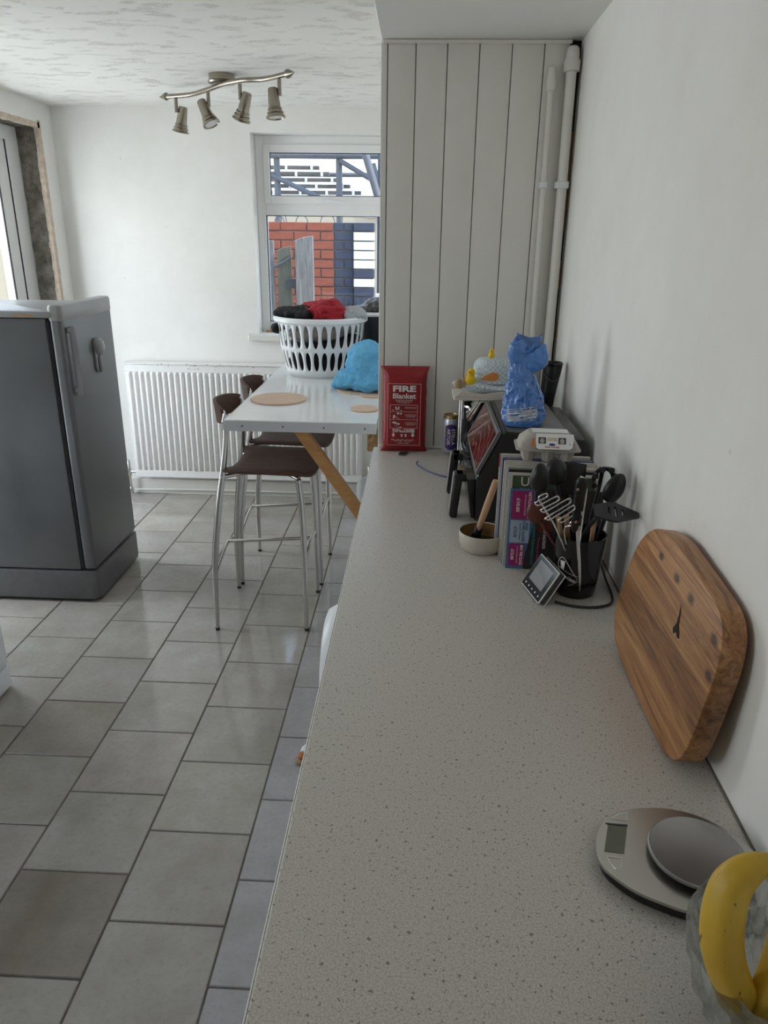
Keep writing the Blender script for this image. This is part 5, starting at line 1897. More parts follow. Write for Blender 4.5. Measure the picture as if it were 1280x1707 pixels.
leaf_box(0.007, 0.061, 0.040, 'magenta_print')
def leaf_text(body, size, x, z, mt, w_, bold=0.0):
    text(body, size, at(x, -0.0025, z) @ FACE @ Matrix.Rotation(-PI / 2, 4, 'Z'), M[mt], lf_, bold, width=w_)
leaf_text('NETFLIX & CHILL', 0.0095, 0.044, 0.1545, 'print_white', 0.063, 0.0002)
leaf_text('OR A VILLAGE VIEW BOARD', 0.0042, 0.0345, 0.1545, 'print_white', 0.050)
leaf_text('£10.00', 0.0105, 0.0185, 0.1545, 'print_white', 0.032, 0.0003)
leaf_text('Sweet', 0.0075, 0.0425, 0.104, 'navy_print', 0.018, 0.0001)
leaf_text('HOME ALONE', 0.0095, 0.0350, 0.092, 'blue_print', 0.050, 0.0002)
leaf_text('OR TREAT A FRIEND', 0.0040, 0.0270, 0.092, 'navy_print', 0.040)
leaf_text('£12.50', 0.0095, 0.0165, 0.090, 'navy_print', 0.026, 0.0002)
leaf_text('BEAT THE CLOCK', 0.0090, 0.0335, 0.034, 'print_white', 0.050, 0.0003)
leaf_text('AT THE WEEKDAY LUNCH', 0.0040, 0.0245, 0.034, 'print_white', 0.042)
leaf_text('£12.00', 0.0095, 0.0135, 0.035, 'print_white', 0.026, 0.0003)
leaf_text('www.hannays.co', 0.0105, 0.0595, 0.060, 'teal_print', 0.098, 0.0002)
leaf_text('Thursday to Saturday', 0.0075, 0.071, 0.045, 'pink_print', 0.070, 0.0001)
leaf_text('01563505', 0.0095, 0.083, 0.075, 'print_white', 0.046, 0.0001)
bm = B()
lathe(bm, [(0, 0), (0.026, 0.0), (0.026, 0.0004), (0, 0.0004)], 28, mtx=at(0.082, -0.0014, 0.115) @ FACE)
obj('photo_print', bm, M['red_wood'], lf_, local=True)

# egg box on top of the magazines
eg = thing('egg_box', (0.295, 1.628, 1.1595), 'grey moulded egg carton with a white label resting on the magazines', 'egg carton', rot=(0, 0, math.radians(-3)))
bm = B()
for i in range(3):
    for j in range(2):
        lathe(bm, [(0, 0.0), (0.012, 0.0), (0.0165, 0.010), (0.0215, 0.026), (0.0225, 0.030), (0, 0.030)], 8, (-0.047 + 0.047 * i, -0.022 + 0.044 * j, 0.0015))
box(bm, (-0.062, -0.035, 0.018), (0.062, 0.035, 0.030), 0.004, 1)
obj('egg_cups', bm, M['eggbox'], eg, smooth=30, local=True)['kind'] = 'stuff'
bm = B()
prism(bm, rrect(0.158, 0.104, 0.014, 3), 0.030, 0.034, 0.001)
obj('rim_flange', bm, M['eggbox'], eg, smooth=30, local=True)
bm = B()
lo_ = rrect(0.146, 0.094, 0.014, 3)
hi_ = rrect(0.104, 0.056, 0.016, 3)
a_ = [bm.verts.new((x, y, 0.034)) for x, y in lo_]
m_ = [bm.verts.new((x * 0.93, y * 0.93, 0.050)) for x, y in lo_]
b2 = [bm.verts.new((x, y, 0.066)) for x, y in hi_]
c2 = [bm.verts.new((x * 0.94, y * 0.9, 0.069)) for x, y in hi_]
n_ = len(lo_)
for p, q in ((a_, m_), (m_, b2), (b2, c2)):
    for k in range(n_):
        bm.faces.new((p[k], p[(k + 1) % n_], q[(k + 1) % n_], q[k]))
bm.faces.new(c2)
bm.faces.new(a_[::-1])
obj('lid', bm, M['eggbox'], eg, smooth=35, local=True)
LB = Matrix.Translation((0.008, -0.0445, 0.0500)) @ Matrix.Rotation(math.radians(52), 4, 'X')
def egg_flat(pts, h0, h1, material, name):
    bm = B()
    prism(bm, pts, h0, h1, 0, LB)
    return obj(name, bm, M[material], eg, local=True)
lab_ = egg_flat([(-0.040, -0.014), (-0.034, -0.018), (0.040, -0.018), (0.046, -0.013), (0.050, 0.008), (0.050, 0.0215), (-0.040, 0.0215), (-0.042, 0.006)], 0.004, 0.0046, 'frame_white', 'label')
egg_flat([(-0.052, -0.010), (-0.043, -0.012), (-0.043, 0.012), (-0.050, 0.006)], 0.0035, 0.0042, 'orange_print', 'label_side_print')
for cx_ in (-0.026, 0.022):
    egg_flat([(cx_ - 0.009, -0.004), (cx_ + 0.009, -0.004), (cx_ + 0.009, 0.012), (cx_ - 0.009, 0.012)], 0.0047, 0.0050, 'charcoal_print', 'picture_square')
    egg_flat(circle(0.0058, 14, cx_, 0.003, 1.15), 0.0051, 0.0054, 'eggbox', 'printed_egg')
egg_flat(circle(0.008, 18, -0.002, -0.006, 0.42), 0.0047, 0.0050, 'navy_print', 'oval_badge')
egg_flat([(-0.014, 0.003), (0.010, 0.003), (0.009, 0.012), (-0.013, 0.012)], 0.0047, 0.0049, 'dark_white_plaster', 'farm_print')
text('FREE RANGE', 0.0055, LB @ at(-0.002, -0.0125, 0.0048), M['orange_print'], eg, 0.0002, width=0.034)
text('6', 0.0050, LB @ at(0.041, -0.004, 0.0048), M['navy_print'], eg, 0.0002)
bm = B()
prism(bm, [(-0.040, -0.020), (0.048, -0.020), (0.048, 0.018), (-0.040, 0.018)], 0.0692, 0.0697)
obj('top_label', bm, M['frame_white'], eg, local=True)

eg.scale = (0.90, 0.90, 0.94)
# bowl with sauce, basting brush
bw = thing('sauce_bowl', (0.168, 1.680, WZ), 'small cream stoneware bowl with brown glaze inside, holding sauce', 'bowl')
bm = B()
lathe(bm, [(0, 0.0), (0.044, 0.0), (0.050, 0.006), (0.0555, 0.020), (0.0570, 0.047), (0.0560, 0.0485), (0.0545, 0.047)], 48, (0.168, 1.680, WZ), cap=False)
obj('bowl_outside', bm, M['cream'], bw, smooth=45)
bm = B()
lathe(bm, [(0.0548, 0.0470), (0.0530, 0.022), (0.046, 0.010), (0, 0.008)], 48, (0.168, 1.680, WZ), cap=False)
obj('bowl_inside', bm, M['brown_glaze'], bw, smooth=45)
bm = B()
lathe(bm, [(0, 0.013), (0.049, 0.0135), (0.049, 0.0155), (0.02, 0.016), (0, 0.016)], 40, (0.168, 1.680, WZ))
tag(obj('sauce', bm, M['sauce'], None, smooth=45), 'dark brown sauce pooled in the small cream bowl', 'sauce')
br_ = thing('basting_brush', (0.152, 1.690, WZ + 0.016), 'basting brush with wooden handle and black head standing in the bowl', 'brush')
bm = B()
p0_, p1_ = Vector((0.150, 1.690, 0.952)), Vector((0.190, 1.640, 1.078))
dd = (p1_ - p0_).normalized()
hs, he = Vector((0.157, 1.686, 0.953)), Vector((0.1915, 1.668, 1.092))
tube(bm, [hs, hs + (he - hs) * 0.15, hs + (he - hs) * 0.5, hs + (he - hs) * 0.95, he], [0.0065, 0.0075, 0.0085, 0.0080, 0.004], 14, 3)
obj('handle', bm, M['handle_wood'], br_, smooth=60)
bm = B()
dd = (he - hs).normalized()
tube(bm, [hs + dd * 0.014, hs + dd * 0.002, hs - dd * 0.014, hs - dd * 0.030], [0.0082, 0.0095, 0.0125, 0.0145], 16, 3, flat=(1.0, 0.75))
obj('brush_head', bm, M['black_matt'], br_, smooth=60)

# utensil pot
pc = Vector((0.352, 1.462, WZ))
up = thing('utensil_pot', tuple(pc), 'black tapered pot full of kitchen utensils, standing by the wall', 'pot')
bm = B()
lathe(bm, [(0, 0.0), (0.040, 0.0), (0.0435, 0.004), (0.0445, 0.012), (0.0550, 0.134), (0.0555, 0.137), (0.0525, 0.137), (0.043, 0.014), (0, 0.010)], 48, tuple(pc))
obj('pot_wall', bm, M['black_gloss'], up, smooth=45)
# line-drawn badge on the pot
bm = B()
def potp(a, z, off=0.0006):
    r = 0.0435 + (0.0550 - 0.0435) * z / 0.134 + off
    return Vector((pc.x + r * math.sin(a), pc.y - r * math.cos(a), pc.z + z))
def badge(pts):
    tube(bm, [potp(math.radians(a), z) for a, z in pts], 0.0006, 5, 4)
loop_ = round_poly([(-62, 0.073), (-57, 0.088), (-48, 0.0935), (-40, 0.0885), (-22, 0.066), (-9, 0.0495), (-9.5, 0.0425), (-19, 0.042), (-40, 0.050), (-56, 0.060)], 5)
tube(bm, [potp(math.radians(a), z) for a, z in loop_ + loop_[:1]], 0.0007, 5)
arc_ = catmull([(-60.5, 0.070, 0), (-42, 0.0640, 0), (-24, 0.0590, 0), (-10, 0.0565, 0), (-4, 0.0565, 0)], 5)
tube(bm, [potp(math.radians(q.x), q.y) for q in arc_], 0.0005, 5)
arc_ = catmull([(-9.5, 0.043, 0), (-20, 0.036, 0), (-31, 0.031, 0)], 4)
tube(bm, [potp(math.radians(q.x), q.y) for q in arc_], 0.0004, 5)
o = obj('badge_outline', bm, M['print_white'], up, smooth=60)
o['kind'] = 'stuff'
bm = B()
for a0, a1, z0_, z1_ in ((-52, -44, 0.066, 0.086),):
    vs = [bm.verts.new(potp(math.radians(a), z, 0.0009)) for a, z in ((a0, z0_), (a1, z0_), (a1 + 3, z1_), (a0 - 2, z1_))]
    bm.faces.new(vs)
obj('badge_fill', bm, M['print_white'], up)
am = math.radians(-31)
text('Kitchen Utensils', 0.0085, Matrix.Translation(potp(am, 0.0515, 0.0035) - Vector(up.location)) @ Matrix.Rotation(am, 4, 'Z') @ FACE @ Matrix.Rotation(math.radians(-17), 4, 'Z'), M['print_white'], up, 0.0002, width=0.036)

def rod(bm, pts, r, seg=10, n=4, flat=None):
    return tube(bm, pts, r, seg, n, flat=flat)
def spoon(name, head, rad, base_p, label, mt='black_matt', tilt=(0, 0, 0), hr=0.0055, mat_h=None):
    t = thing(name, tuple(base_p), label, 'spoon')
    bm = B()
    h = Vector(head)
    bp_ = Vector(base_p)
    d = (h - bp_).normalized()
    rot = Euler(tilt).to_matrix().to_4x4()
    rr = bmesh.ops.create_uvsphere(bm, u_segments=28, v_segments=18, radius=1.0)
    for v in rr['verts']:
        x, y, z = v.co
        yy = y * rad[1] if y < 0 else y * rad[1] * 0.35
        v.co = (x * rad[0] * (1 - 0.12 * z), yy, z * rad[2])
    bmesh.ops.transform(bm, matrix=Matrix.Translation(h) @ rot, verts=bm.verts)
    obj('bowl', bm, M[mt], t, smooth=60)
    bm = B()
    rod(bm, [bp_, bp_ + (h - bp_) * 0.5, h - d * rad[2] * 0.75], [hr, hr * 0.9, hr * 1.1])
    obj('shaft', bm, M[mat_h or mt], t, smooth=60)
    return t
inpot = lambda a, r=0.030, z=0.035: Vector((pc.x + r * math.cos(a), pc.y + r * math.sin(a), WZ + z))
spoon('serving_spoon', (0.251, 1.43, 1.176), (0.0195, 0.015, 0.031), inpot(2.6, 0.026, 0.055), 'black rounded serving spoon leaning left from the utensil pot')
spoon('deep_ladle', (0.292, 1.490, 1.172), (0.026, 0.02, 0.030), inpot(2.2, 0.026, 0.06), 'black deep ladle behind the left serving spoon')
spoon('basting_spoon', (0.407, 1.447, 1.153), (0.0205, 0.013, 0.033), inpot(0.2, 0.026, 0.05), 'black oval basting spoon leaning right towards the wall', tilt=(0, math.radians(22), 0))
spoon('wooden_spoon', (0.2535, 1.452, 1.092), (0.0195, 0.010, 0.024), inpot(2.9, 0.030, 0.075), 'red-brown wooden spoon low on the left side of the utensil pot', mt='red_wood', tilt=(0, math.radians(-25), 0), hr=0.0045)
t = thing('black_spatula', tuple(inpot(1.4, 0.02, 0.04)), 'wide flat black spatula standing at the back of the utensil pot', 'spatula')
bm = B()
prism(bm, round_poly([(-0.024, -0.040), (-0.028, 0.02), (-0.026, 0.032), (0.022, 0.030), (0.028, 0.022), (0.026, -0.03), (0.010, -0.046), (-0.012, -0.046)], 3), -0.0015, 0.0015, 0.0006, Matrix.Translation((0.334, 1.518, 1.152)) @ Matrix.Rotation(PI / 2 - 0.1, 4, 'X') @ Matrix.Rotation(-0.05, 4, 'Z'))
obj('blade', bm, M['black_matt'], t, smooth=50)
bm = B()
rod(bm, [inpot(1.4, 0.02, 0.04), Vector((0.338, 1.505, 1.06)), Vector((0.336, 1.514, 1.115))], [0.005, 0.005, 0.006])
obj('shaft', bm, M['black_matt'], t, smooth=60)
# potato masher
t = thing('potato_masher', tuple(inpot(-1.9, 0.02, 0.05)), 'bright steel zigzag potato masher leaning left from the utensil pot', 'masher')
zig = [(0.2473, 1.1423), (0.2438, 1.1487), (0.2453, 1.1542), (0.2554, 1.1604), (0.2607, 1.1573), (0.2572, 1.1513), (0.2399, 1.1405), (0.2392, 1.1361), (0.2436, 1.133), (0.2495, 1.1348), (0.2761, 1.154), (0.2823, 1.1531), (0.2842, 1.1488), (0.2801, 1.1433), (0.2534, 1.1246), (0.2523, 1.1201), (0.2571, 1.1175), (0.262, 1.1193), (0.2998, 1.1492), (0.3059, 1.1483), (0.3073, 1.1441), (0.3038, 1.1385), (0.2653, 1.1057), (0.2646, 1.1013), (0.2699, 1.0998), (0.2748, 1.1021), (0.3104, 1.1333), (0.316, 1.1329), (0.3175, 1.1281), (0.3135, 1.1225), (0.2902, 1.1009), (0.2901, 1.0971), (0.2949, 1.095), (0.2998, 1.0968), (0.326, 1.1196), (0.3321, 1.1192), (0.3321, 1.1143), (0.3143, 1.095), (0.3156, 1.0917), (0.3206, 1.093), (0.3321, 1.1)]
bm = B()
tube(bm, [(x, 1.388 - 0.25 * (z - 1.12), z) for x, z in zig], 0.00155, 8, 3)
obj('wire_grid', bm, M['bright_chrome'], t, smooth=60)
bm = B()
rod(bm, [Vector((0.2486, 1.392, 1.1399)), Vector((0.2693, 1.398, 1.1076)), Vector((0.2885, 1.408, 1.0770)), inpot(-1.9, 0.02, 0.05)], 0.0021, 8)
rod(bm, [Vector((0.3243, 1.392, 1.0904)), Vector((0.3068, 1.412, 1.0691)), inpot(-1.9, 0.02, 0.05)], 0.0017, 8)
obj('wire_stem', bm, M['bright_chrome'], t, smooth=60)
# knife hanging outside the pot rim
t = thing('kitchen_knife', (0.332, 1.395, 1.08), 'black handled knife with its thin blade down the front of the utensil pot', 'knife')
bm = B()
prism(bm, round_poly([(-0.006, -0.055), (-0.010, 0.0), (-0.013, 0.040), (-0.006, 0.054), (0.006, 0.052), (0.010, 0.040), (0.008, 0.0), (0.007, -0.055)], 4), -0.007, 0.007, 0.003, Matrix.Translation((0.3255, 1.393, 1.137)) @ Matrix.Rotation(PI / 2, 4, 'X') @ Matrix.Rotation(math.radians(-4), 4, 'Z'))
hn = obj('handle', bm, M['black'], t, smooth=50)
for z in (1.100, 1.168):
    bm = B()
    lathe(bm, [(0, 0), (0.003, 0), (0.003, 0.001), (0, 0.0015)], 12, mtx=Matrix.Translation((0.3205 + (1.137 - z) * 0.05, 1.3862, z)) @ Matrix.Rotation(PI / 2, 4, 'X'))
    obj('rivet', bm, M['bright_chrome'], hn, smooth=40)
bm = B()
tube(bm, [(0.322, 1.392, 1.1925), (0.332, 1.391, 1.186), (0.3365, 1.390, 1.165), (0.336, 1.390, 1.12), (0.335, 1.391, 1.08)], 0.0024, 8, 5)
obj('tang', bm, M['bright_chrome'], hn, smooth=60)
bm = B()
tube(bm, [(0.3305, 1.392, 1.088), (0.334, 1.3955, 1.06), (0.3365, 1.402, 1.040), (0.343, 1.404, 1.00), (0.3495, 1.409, 0.958), (0.352, 1.412, 0.935)], [0.0062, 0.0050, 0.0034, 0.0030, 0.0024, 0.0008], 8, 5, flat=(1, 0.5))
obj('blade', bm, M['bright_chrome'], t, smooth=60)
# slotted turner
t = thing('slotted_turner', tuple(inpot(-0.5, 0.028, 0.05)), 'black slotted turner with its blade sticking out to the wall', 'turner')
bm = B()
TM = Matrix(((1, 0, 0.398), (0, 1, 1.385), (0, 0, 1.122)) ).to_4x4() if False else Matrix.Translation((0.400, 1.388, 1.121)) @ Matrix.Rotation(math.radians(8), 4, 'Y') @ Matrix.Rotation(math.radians(25), 4, 'X')
outl = [(-0.042, -0.020), (-0.046, 0.004), (-0.030, 0.024), (0.0, 0.027), (0.046, 0.006), (0.046, -0.002), (0.004, -0.026)]
bars = [-0.046, -0.018, -0.0135, -0.004, 0.0005, 0.010, 0.0145, 0.046]
for k in range(0, 7):
    xa, xb = bars[k], bars[k + 1]
    def yr(x):
        up_ = 0.027 - max(0, x) * 0.42 - max(0, -x - 0.01) * 0.45
        dn_ = -0.026 + max(0, x) * 0.48 + max(0, -x - 0.01) * 0.15
        return dn_, up_
    (d0_, u0_), (d1_, u1_) = yr(xa), yr(xb)
    if k % 2 == 0:
        prism(bm, [(xa, d0_), (xb, d1_), (xb, u1_), (xa, u0_)], -0.0024, 0.0024, 0, TM)
    else:
        prism(bm, [(xa, d0_), (xb, d1_), (xb, d1_ + 0.013), (xa, d0_ + 0.013)], -0.0024, 0.0024, 0, TM)
        prism(bm, [(xa, u0_ - 0.013), (xb, u1_ - 0.013), (xb, u1_), (xa, u0_)], -0.0024, 0.0024, 0, TM)
bmesh.ops.remove_doubles(bm, verts=bm.verts, dist=1e-4)
obj('slotted_blade', bm, M['black_matt'], t, smooth=30)
bm = B()
rod(bm, [Vector((0.366, 1.385, 1.118)), Vector((0.358, 1.392, 1.100)), Vector((0.352, 1.405, 1.080)), Vector((0.350, 1.435, 1.03)), inpot(-0.5, 0.02, 0.05)], [0.009, 0.009, 0.008, 0.006, 0.005], 12, 4, flat=(1, 0.6))
obj('shaft', bm, M['black_matt'], t, smooth=60)
# spaghetti server
t = thing('pasta_server', tuple(inpot(0.9, 0.02, 0.05)), 'black toothed pasta server at the right back of the utensil pot', 'server')
bm = B()
cx_, cz_ = 0.397, 1.155
tube(bm, [(cx_ + 0.020 * math.cos(a), 1.503, cz_ + 0.022 * math.sin(a)) for a in [PI * (-0.15 + 1.3 * k / 14) for k in range(15)]], 0.0045, 8)
for k in range(6):
    a = PI * (-0.1 + 1.2 * k / 5)
    px_, pz_ = cx_ + 0.021 * math.cos(a), cz_ + 0.023 * math.sin(a)
    tube(bm, [(px_, 1.503, pz_), (px_ + 0.004 * math.cos(a), 1.478, pz_ + 0.005 * math.sin(a))], [0.005, 0.006], 8)
o = obj('toothed_head', bm, M['black_matt'], t, smooth=50)
o['kind'] = 'stuff'
bm = B()
rod(bm, [Vector((cx_ - 0.004, 1.503, cz_ + 0.018)), Vector((cx_ - 0.008, 1.500, cz_ - 0.02)), Vector((0.378, 1.490, 1.08)), inpot(0.9, 0.02, 0.05)], 0.0045)
obj('shaft', bm, M['black_matt'], t, smooth=60)
for k, (tx_, ty_, tz_, a) in enumerate(((0.300, 1.447, 1.085, 2.4), (0.317, 1.452, 1.088, 1.9), (0.372, 1.438, 1.083, -0.3))):
    bm = B()
    tube(bm, [inpot(a, 0.022, 0.03 + 0.004 * k), (tx_, ty_, tz_)], [0.0040, 0.0055], 10)
    tag(obj('wooden_stick', bm, M['handle_wood'], None, smooth=60), ('flat wooden utensil handle at the left inside the pot, behind the masher', 'slim wooden utensil handle in the middle of the pot behind the masher wires', 'short wooden utensil handle inside the pot beside the turner shaft')[k], 'utensil')

# smart meter display
md_ = bpy.data.objects.new('energy_monitor', None)
C.objects.link(md_)
tag(md_, 'small square black energy display with white edges leaning by the utensil pot', 'monitor')
u_ = Vector((0.022, -0.098, 0)).normalized()
v0_ = Vector((0.040, 0.006, 0.067)).normalized()
n_ = u_.cross(v0_).normalized()
v_ = n_.cross(u_).normalized()
mm = Matrix.Identity(4)
for i in range(3):
    mm[i][0], mm[i][1], mm[i][2] = u_[i], v_[i], n_[i]
mm[0][3], mm[1][3], mm[2][3] = 0.240, 1.481, WZ + 0.0065
md_.matrix_world = mm
MWd, MH = 0.101, 0.079
bm = B()
prism(bm, rrect(MWd, MH, 0.003, 3, MWd / 2, MH / 2), -0.003, 0.0, 0.0006)
obj('front_edge', bm, M['frame_white'], md_, local=True, smooth=40)
bm = B()
prism(bm, rrect(MWd - 0.004, MH - 0.004, 0.002, 3, MWd / 2, MH / 2), -0.0002, 0.0008)
obj('front_glass', bm, M['black_gloss'], md_, local=True)
bm = B()
prism(bm, rrect(MWd - 0.002, MH - 0.002, 0.004, 3, MWd / 2, MH / 2), -0.016, -0.003, 0.001)
obj('casing', bm, M['dark_grey'], md_, local=True, smooth=40)
bm = B()
prism(bm, rrect(MWd, MH, 0.003, 3, MWd / 2, MH / 2), -0.018, -0.016, 0.0006)
obj('back_edge', bm, M['frame_white'], md_, local=True, smooth=40)
bm = B()
box(bm, (0.016, 0.022, 0.0009), (0.086, 0.070, 0.0012))
obj('screen', bm, M['screen'], md_, local=True)
bm = B()
prism(bm, [(0.016, 0.022), (0.086, 0.022), (0.086, 0.034), (0.055, 0.046), (0.016, 0.050)], 0.0012, 0.0014)
obj('screen_reading', bm, M['mid_grey'], md_, local=True)
for k in range(5):
    bm = B()
    cx_ = 0.016 + 0.0175 * k
    if k in (0, 3):
        box(bm, (cx_ - 0.002, 0.009, 0.0009), (cx_ + 0.002, 0.013, 0.0012))
    else:
        prism(bm, [(cx_ - 0.0025, 0.009), (cx_ + 0.0025, 0.009), (cx_, 0.0135)], 0.0009, 0.0012)
    obj('touch_key', bm, M['print_white'], md_, local=True)
bm = B()
prism(bm, [(-0.030, -0.0215), (-0.0175, -0.019), (-0.0175, -0.022)] if False else [(0.010, 0.002), (0.010, 0.030), (0.090, 0.030), (0.090, 0.002)], -0.020, -0.0182)
obj('back_stand', bm, M['black'], md_, local=True)
bm = B()
tube(bm, [(0.300, 1.40, WZ + 0.004), (0.33, 1.385, WZ + 0.0035), (0.375, 1.380, WZ + 0.0035), (0.415, 1.398, WZ + 0.0035), (0.428, 1.44, WZ + 0.0035), (0.428, 1.50, WZ + 0.012), (0.432, 1.58, WZ + 0.02), (0.438, 1.66, WZ + 0.0035)], 0.0028, 8, 6)
tag(obj('black_lead', bm, M['seal'], None, smooth=60), 'black power lead looping round the foot of the utensil pot', 'cable')

# chopping board leaning on the wall
pts = [(1.156, 0.280), (1.085, 0.293), (1.016, 0.290), (0.939, 0.284), (0.884, 0.277), (0.858, 0.262), (0.845, 0.239), (0.840, 0.199), (0.845, 0.139), (0.850, 0.095), (0.859, 0.052), (0.878, 0.022), (0.913, 0.004), (0.954, 0.0), (1.051, 0.0), (1.153, 0.003), (1.218, 0.012), (1.246, 0.034), (1.261, 0.078), (1.251, 0.133), (1.234, 0.198), (1.204, 0.245)]
outl = round_poly(pts, 4)
tilt = math.atan2(0.024, 0.28)
cb = bpy.data.objects.new('chopping_board', None)
C.objects.link(cb)
tag(cb, 'thick oiled wooden chopping board with rounded corners leaning on the right wall', 'chopping board')
cb.location = (0.3785, 1.05, WZ + 0.0031)
cb.rotation_euler = (0, tilt, 0)
bm = B()
mt = Matrix(((0, 0, 1, 0), (1, 0, 0, -1.05), (0, 1, 0, 0), (0, 0, 0, 1)))
zmin = min(p[1] for p in outl)
prism(bm, [(a, (b_ - zmin) * 0.955) for a, b_ in outl], 0.0, 0.034, 0.0035, mt, 2)
obj('board_slab', bm, M['board'], cb, smooth=40, local=True)
bm = B()
prism(bm, [(y - 0.026, z + 0.014) for y, z in [(1.014, 0.168), (1.013, 0.182), (1.0155, 0.200), (1.0085, 0.188), (1.004, 0.170), (0.996, 0.162), (0.992, 0.155), (1.000, 0.152), (1.008, 0.157), (1.016, 0.150), (1.022, 0.156)]], -0.0004, 0.0004, 0, mt)
obj('knot_crack', bm, M['dark_gap'], cb, local=True)

# kitchen scale
sc2 = thing('kitchen_scale', (0.325, 0.705, WZ), 'oval steel kitchen scale with a round weighing plate and small display', 'scale')
so = round_poly([(0.233, 0.708), (0.241, 0.737), (0.255, 0.760), (0.276, 0.776), (0.310, 0.785), (0.348, 0.785), (0.383, 0.772), (0.410, 0.748), (0.428, 0.712), (0.425, 0.672), (0.400, 0.640), (0.360, 0.625), (0.319, 0.627), (0.292, 0.637), (0.266, 0.651), (0.246, 0.670), (0.235, 0.687)], 4)
cx_, cy_ = 0.333, 0.706
def shrink(s):
    return [(cx_ + (x - cx_) * s, cy_ + (y - cy_) * s) for x, y in so]
bm = B()
prism(bm, shrink(0.95), WZ + 0.003, WZ + 0.0165, 0.004)
obj('base_shell', bm, M['black'], sc2, smooth=45)
bm = B()
prism(bm, so, WZ + 0.0165, WZ + 0.0205, 0.0012)
tp = obj('steel_top', bm, M['steel'], sc2, smooth=45)
for x, y in ((0.26, 0.70), (0.33, 0.755), (0.40, 0.70), (0.33, 0.65)):
    bm = B()
    lathe(bm, [(0.008, 0), (0.008, 0.0035)], 12, (x, y, WZ))
    obj('foot', bm, M['seal'], sc2, smooth=40)
zs_ = WZ + 0.0205
bm = B()
prism(bm, [(0.2425, 0.708), (0.266, 0.7055), (0.281, 0.750), (0.2575, 0.7525)], zs_ + 0.0001, zs_ + 0.0005)
obj('display', bm, M['lcd'], sc2)
bm = B()
prism(bm, [(0.2545, 0.7545), (0.2575, 0.7525), (0.281, 0.750), (0.2825, 0.753)], zs_ + 0.0001, zs_ + 0.0012)
obj('display_lip', bm, M['dark_grey'], sc2)
def ring_line(pts, name):
    bm = B()
    P_ = [Vector((x, y, zs_ + 0.0003)) for x, y in pts]
    tube(bm, P_ + [P_[0]], 0.0006, 6)
    obj(name, bm, M['bright_chrome'], sc2, smooth=60)
ring_line([(0.244, 0.700), (0.2605, 0.698), (0.259, 0.688), (0.254, 0.6815), (0.2495, 0.681), (0.2455, 0.690)], 'tare_button')
ring_line([(0.264, 0.763), (0.284, 0.7605), (0.287, 0.7745), (0.276, 0.772)], 'unit_button')
text('EXACT', 0.0085, at(0.2405, 0.7285, zs_ + 0.0002) @ Matrix.Rotation(math.radians(-108), 4, 'Z'), M['dark_grey'], sc2, 0.0001, width=0.030)
text('Z', 0.006, at(0.2755, 0.7665, zs_ + 0.0002), M['dark_grey'], sc2, 0.0002)
pcx, pcy, pr = 0.3505, 0.7035, 0.0565
bm = B()
lathe(bm, [(0, 0.0), (0.045, 0.0), (0.045, 0.006), (0, 0.006)], 36, (pcx, pcy, zs_))
obj('plate_boss', bm, M['black'], sc2, smooth=45)
bm = B()
lathe(bm, [(0, 0.006), (pr - 0.003, 0.006), (pr, 0.008), (pr, 0.0115), (pr - 0.0015, 0.0125), (pr - 0.004, 0.0118), (pr - 0.006, 0.0100), (0, 0.0095)], 64, (pcx, pcy, zs_))
obj('weighing_plate', bm, M['plate_steel'], sc2, smooth=45)

# cut glass bowl and bananas
gb = thing('glass_bowl', (0.352, 0.50, WZ), 'cut glass fruit bowl holding bananas in the bottom right corner', 'bowl')
bm = B()
prof_o = [(0.040, 0.0), (0.048, 0.002), (0.050, 0.008), (0.046, 0.014), (0.060, 0.030), (0.074, 0.055), (0.083, 0.085), (0.0905, 0.118)]
prof_i = [(0.0870, 0.121), (0.0835, 0.118), (0.076, 0.085), (0.067, 0.055), (0.052, 0.032), (0.0, 0.024)]
seg = 64
rings = []
for k, (r, z) in enumerate(prof_o + prof_i):
    if r == 0:
        rings.append([bm.verts.new((0.352, 0.50, WZ + z))])
        continue
    ring = []
    for i in range(seg):
        a = 2 * PI * i / seg
        f = 0.0
        if k in (4, 5, 6):
            f = 0.0024 * (1 if (i + (k % 2) * 2) % 4 < 2 else -1)
        zz_ = z + (0.0035 * abs(math.sin(a * 8)) if k in (7, 8, 9) else 0)
        ring.append(bm.verts.new((0.352 + (r + f) * math.cos(a), 0.50 + (r + f) * math.sin(a), WZ + zz_)))
    rings.append(ring)
for a, b_ in zip(rings, rings[1:]):
    for i in range(seg):
        q = (i + 1) % seg
        if len(b_) == 1:
            bm.faces.new((a[i], a[q], b_[0]))
        else:
            bm.faces.new((a[i], a[q], b_[q], b_[i]))
bm.faces.new(rings[0][::-1])
obj('bowl_glass', bm, M['crystal'], gb)
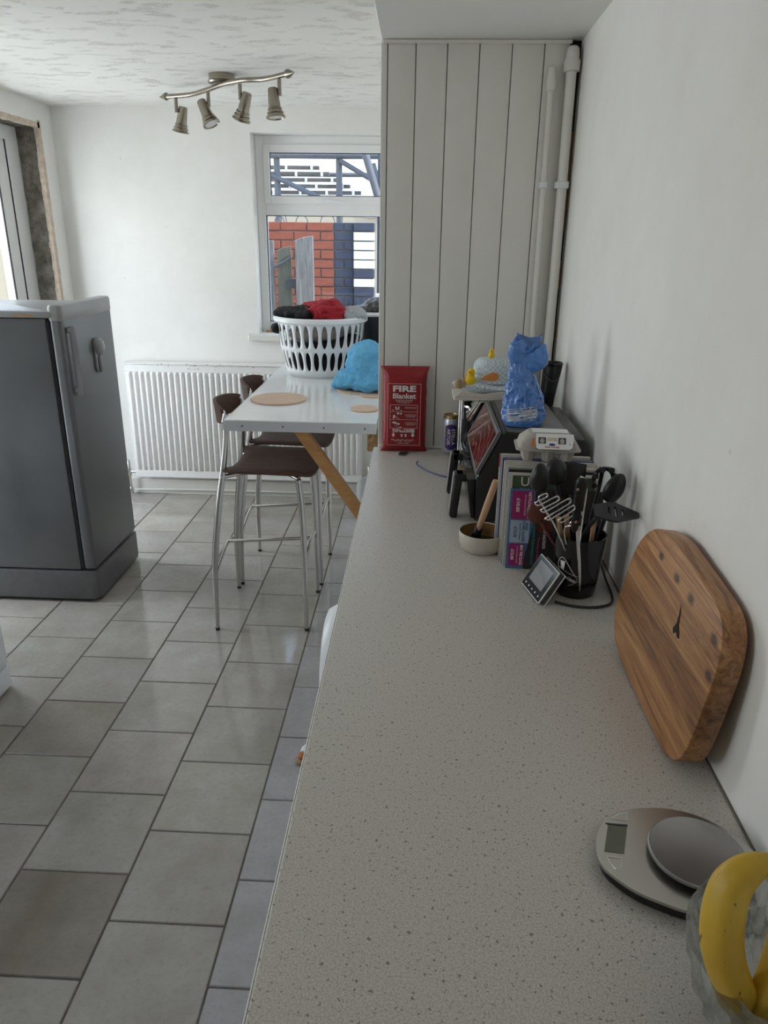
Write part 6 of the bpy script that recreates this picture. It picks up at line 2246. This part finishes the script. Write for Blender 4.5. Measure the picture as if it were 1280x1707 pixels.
def banana(pts, rs, label, grp='bananas in the glass bowl'):
    t = thing('banana', pts[3], label, 'banana', grp)
    bm = B()
    sp = catmull(pts, 7)
    rr = []
    for i in range(len(sp)):
        x = i / 7
        k = min(int(x), len(rs) - 2)
        rr.append(rs[k] + (rs[k + 1] - rs[k]) * (x - k))
    tube(bm, sp, rr, 20)
    bm.verts.ensure_lookup_table()
    for i, v in enumerate(bm.verts):         # five soft ridges
        c_ = sp[i // 20]
        v.co = c_ + (v.co - c_) * (1 + 0.055 * math.cos(5 * 2 * PI * (i % 20) / 20))
    o = obj('skin', bm, M['banana'], t, smooth=50)
    ms = o.modifiers.new('soft', 'SUBSURF')
    ms.levels = 1
    ms.render_levels = 1
    bm = B()
    d = (sp[0] - sp[3]).normalized()
    tube(bm, [sp[0] - d * 0.001, sp[0] + d * 0.012], [rs[0] * 1.05, rs[0] * 1.2], 10)
    obj('stem', bm, M['raw_wood'], t, smooth=50)
    return t
banana([(0.318, 0.490, 1.140), (0.303, 0.489, 1.143), (0.287, 0.487, 1.137), (0.275, 0.484, 1.122), (0.270, 0.478, 1.098), (0.2715, 0.472, 1.070), (0.280, 0.467, 1.043), (0.296, 0.466, 1.015), (0.318, 0.470, 0.985), (0.335, 0.476, 0.968)], [0.0055, 0.0085, 0.0135, 0.0165, 0.0175, 0.0175, 0.0170, 0.0155, 0.011, 0.004], 'ripe yellow banana arching over the left rim of the glass bowl')
banana([(0.321, 0.490, 1.138), (0.325, 0.486, 1.128), (0.328, 0.480, 1.108), (0.327, 0.473, 1.080), (0.322, 0.466, 1.050), (0.314, 0.459, 1.022), (0.308, 0.452, 0.995), (0.309, 0.450, 0.975)], [0.0055, 0.009, 0.0145, 0.0165, 0.0165, 0.0155, 0.011, 0.004], 'ripe yellow banana at the right picture edge inside the glass bowl')

# small toy on the floor
ty = thing('toy_figure', (-0.335, 2.015, 0), 'tiny colourful toy figure lying on the floor tiles under the worktop edge', 'toy')
bm = B()
tube(bm, [(-0.348, 2.000, 0.014), (-0.342, 2.018, 0.015), (-0.332, 2.040, 0.014)], [0.010, 0.014, 0.012], 12, 4)
obj('toy_body', bm, M['frame_white'], ty, smooth=60)
bm = B()
tube(bm, [(-0.346, 1.975, 0.012), (-0.350, 1.985, 0.013), (-0.349, 1.998, 0.013)], [0.008, 0.0135, 0.009], 12, 4)
obj('toy_head', bm, M['orange_print'], ty, smooth=60)
bm = B()
tube(bm, [(-0.362, 1.962, 0.010), (-0.352, 1.958, 0.010), (-0.342, 1.962, 0.010)], [0.006, 0.009, 0.006], 10, 4)
obj('toy_cap', bm, M['straw'], ty, smooth=60)
bm = B()
tube(bm, [(-0.334, 2.035, 0.014), (-0.322, 2.062, 0.012)], [0.0125, 0.010], 10, 3)
obj('toy_legs', bm, M['blue_print'], ty, smooth=60)
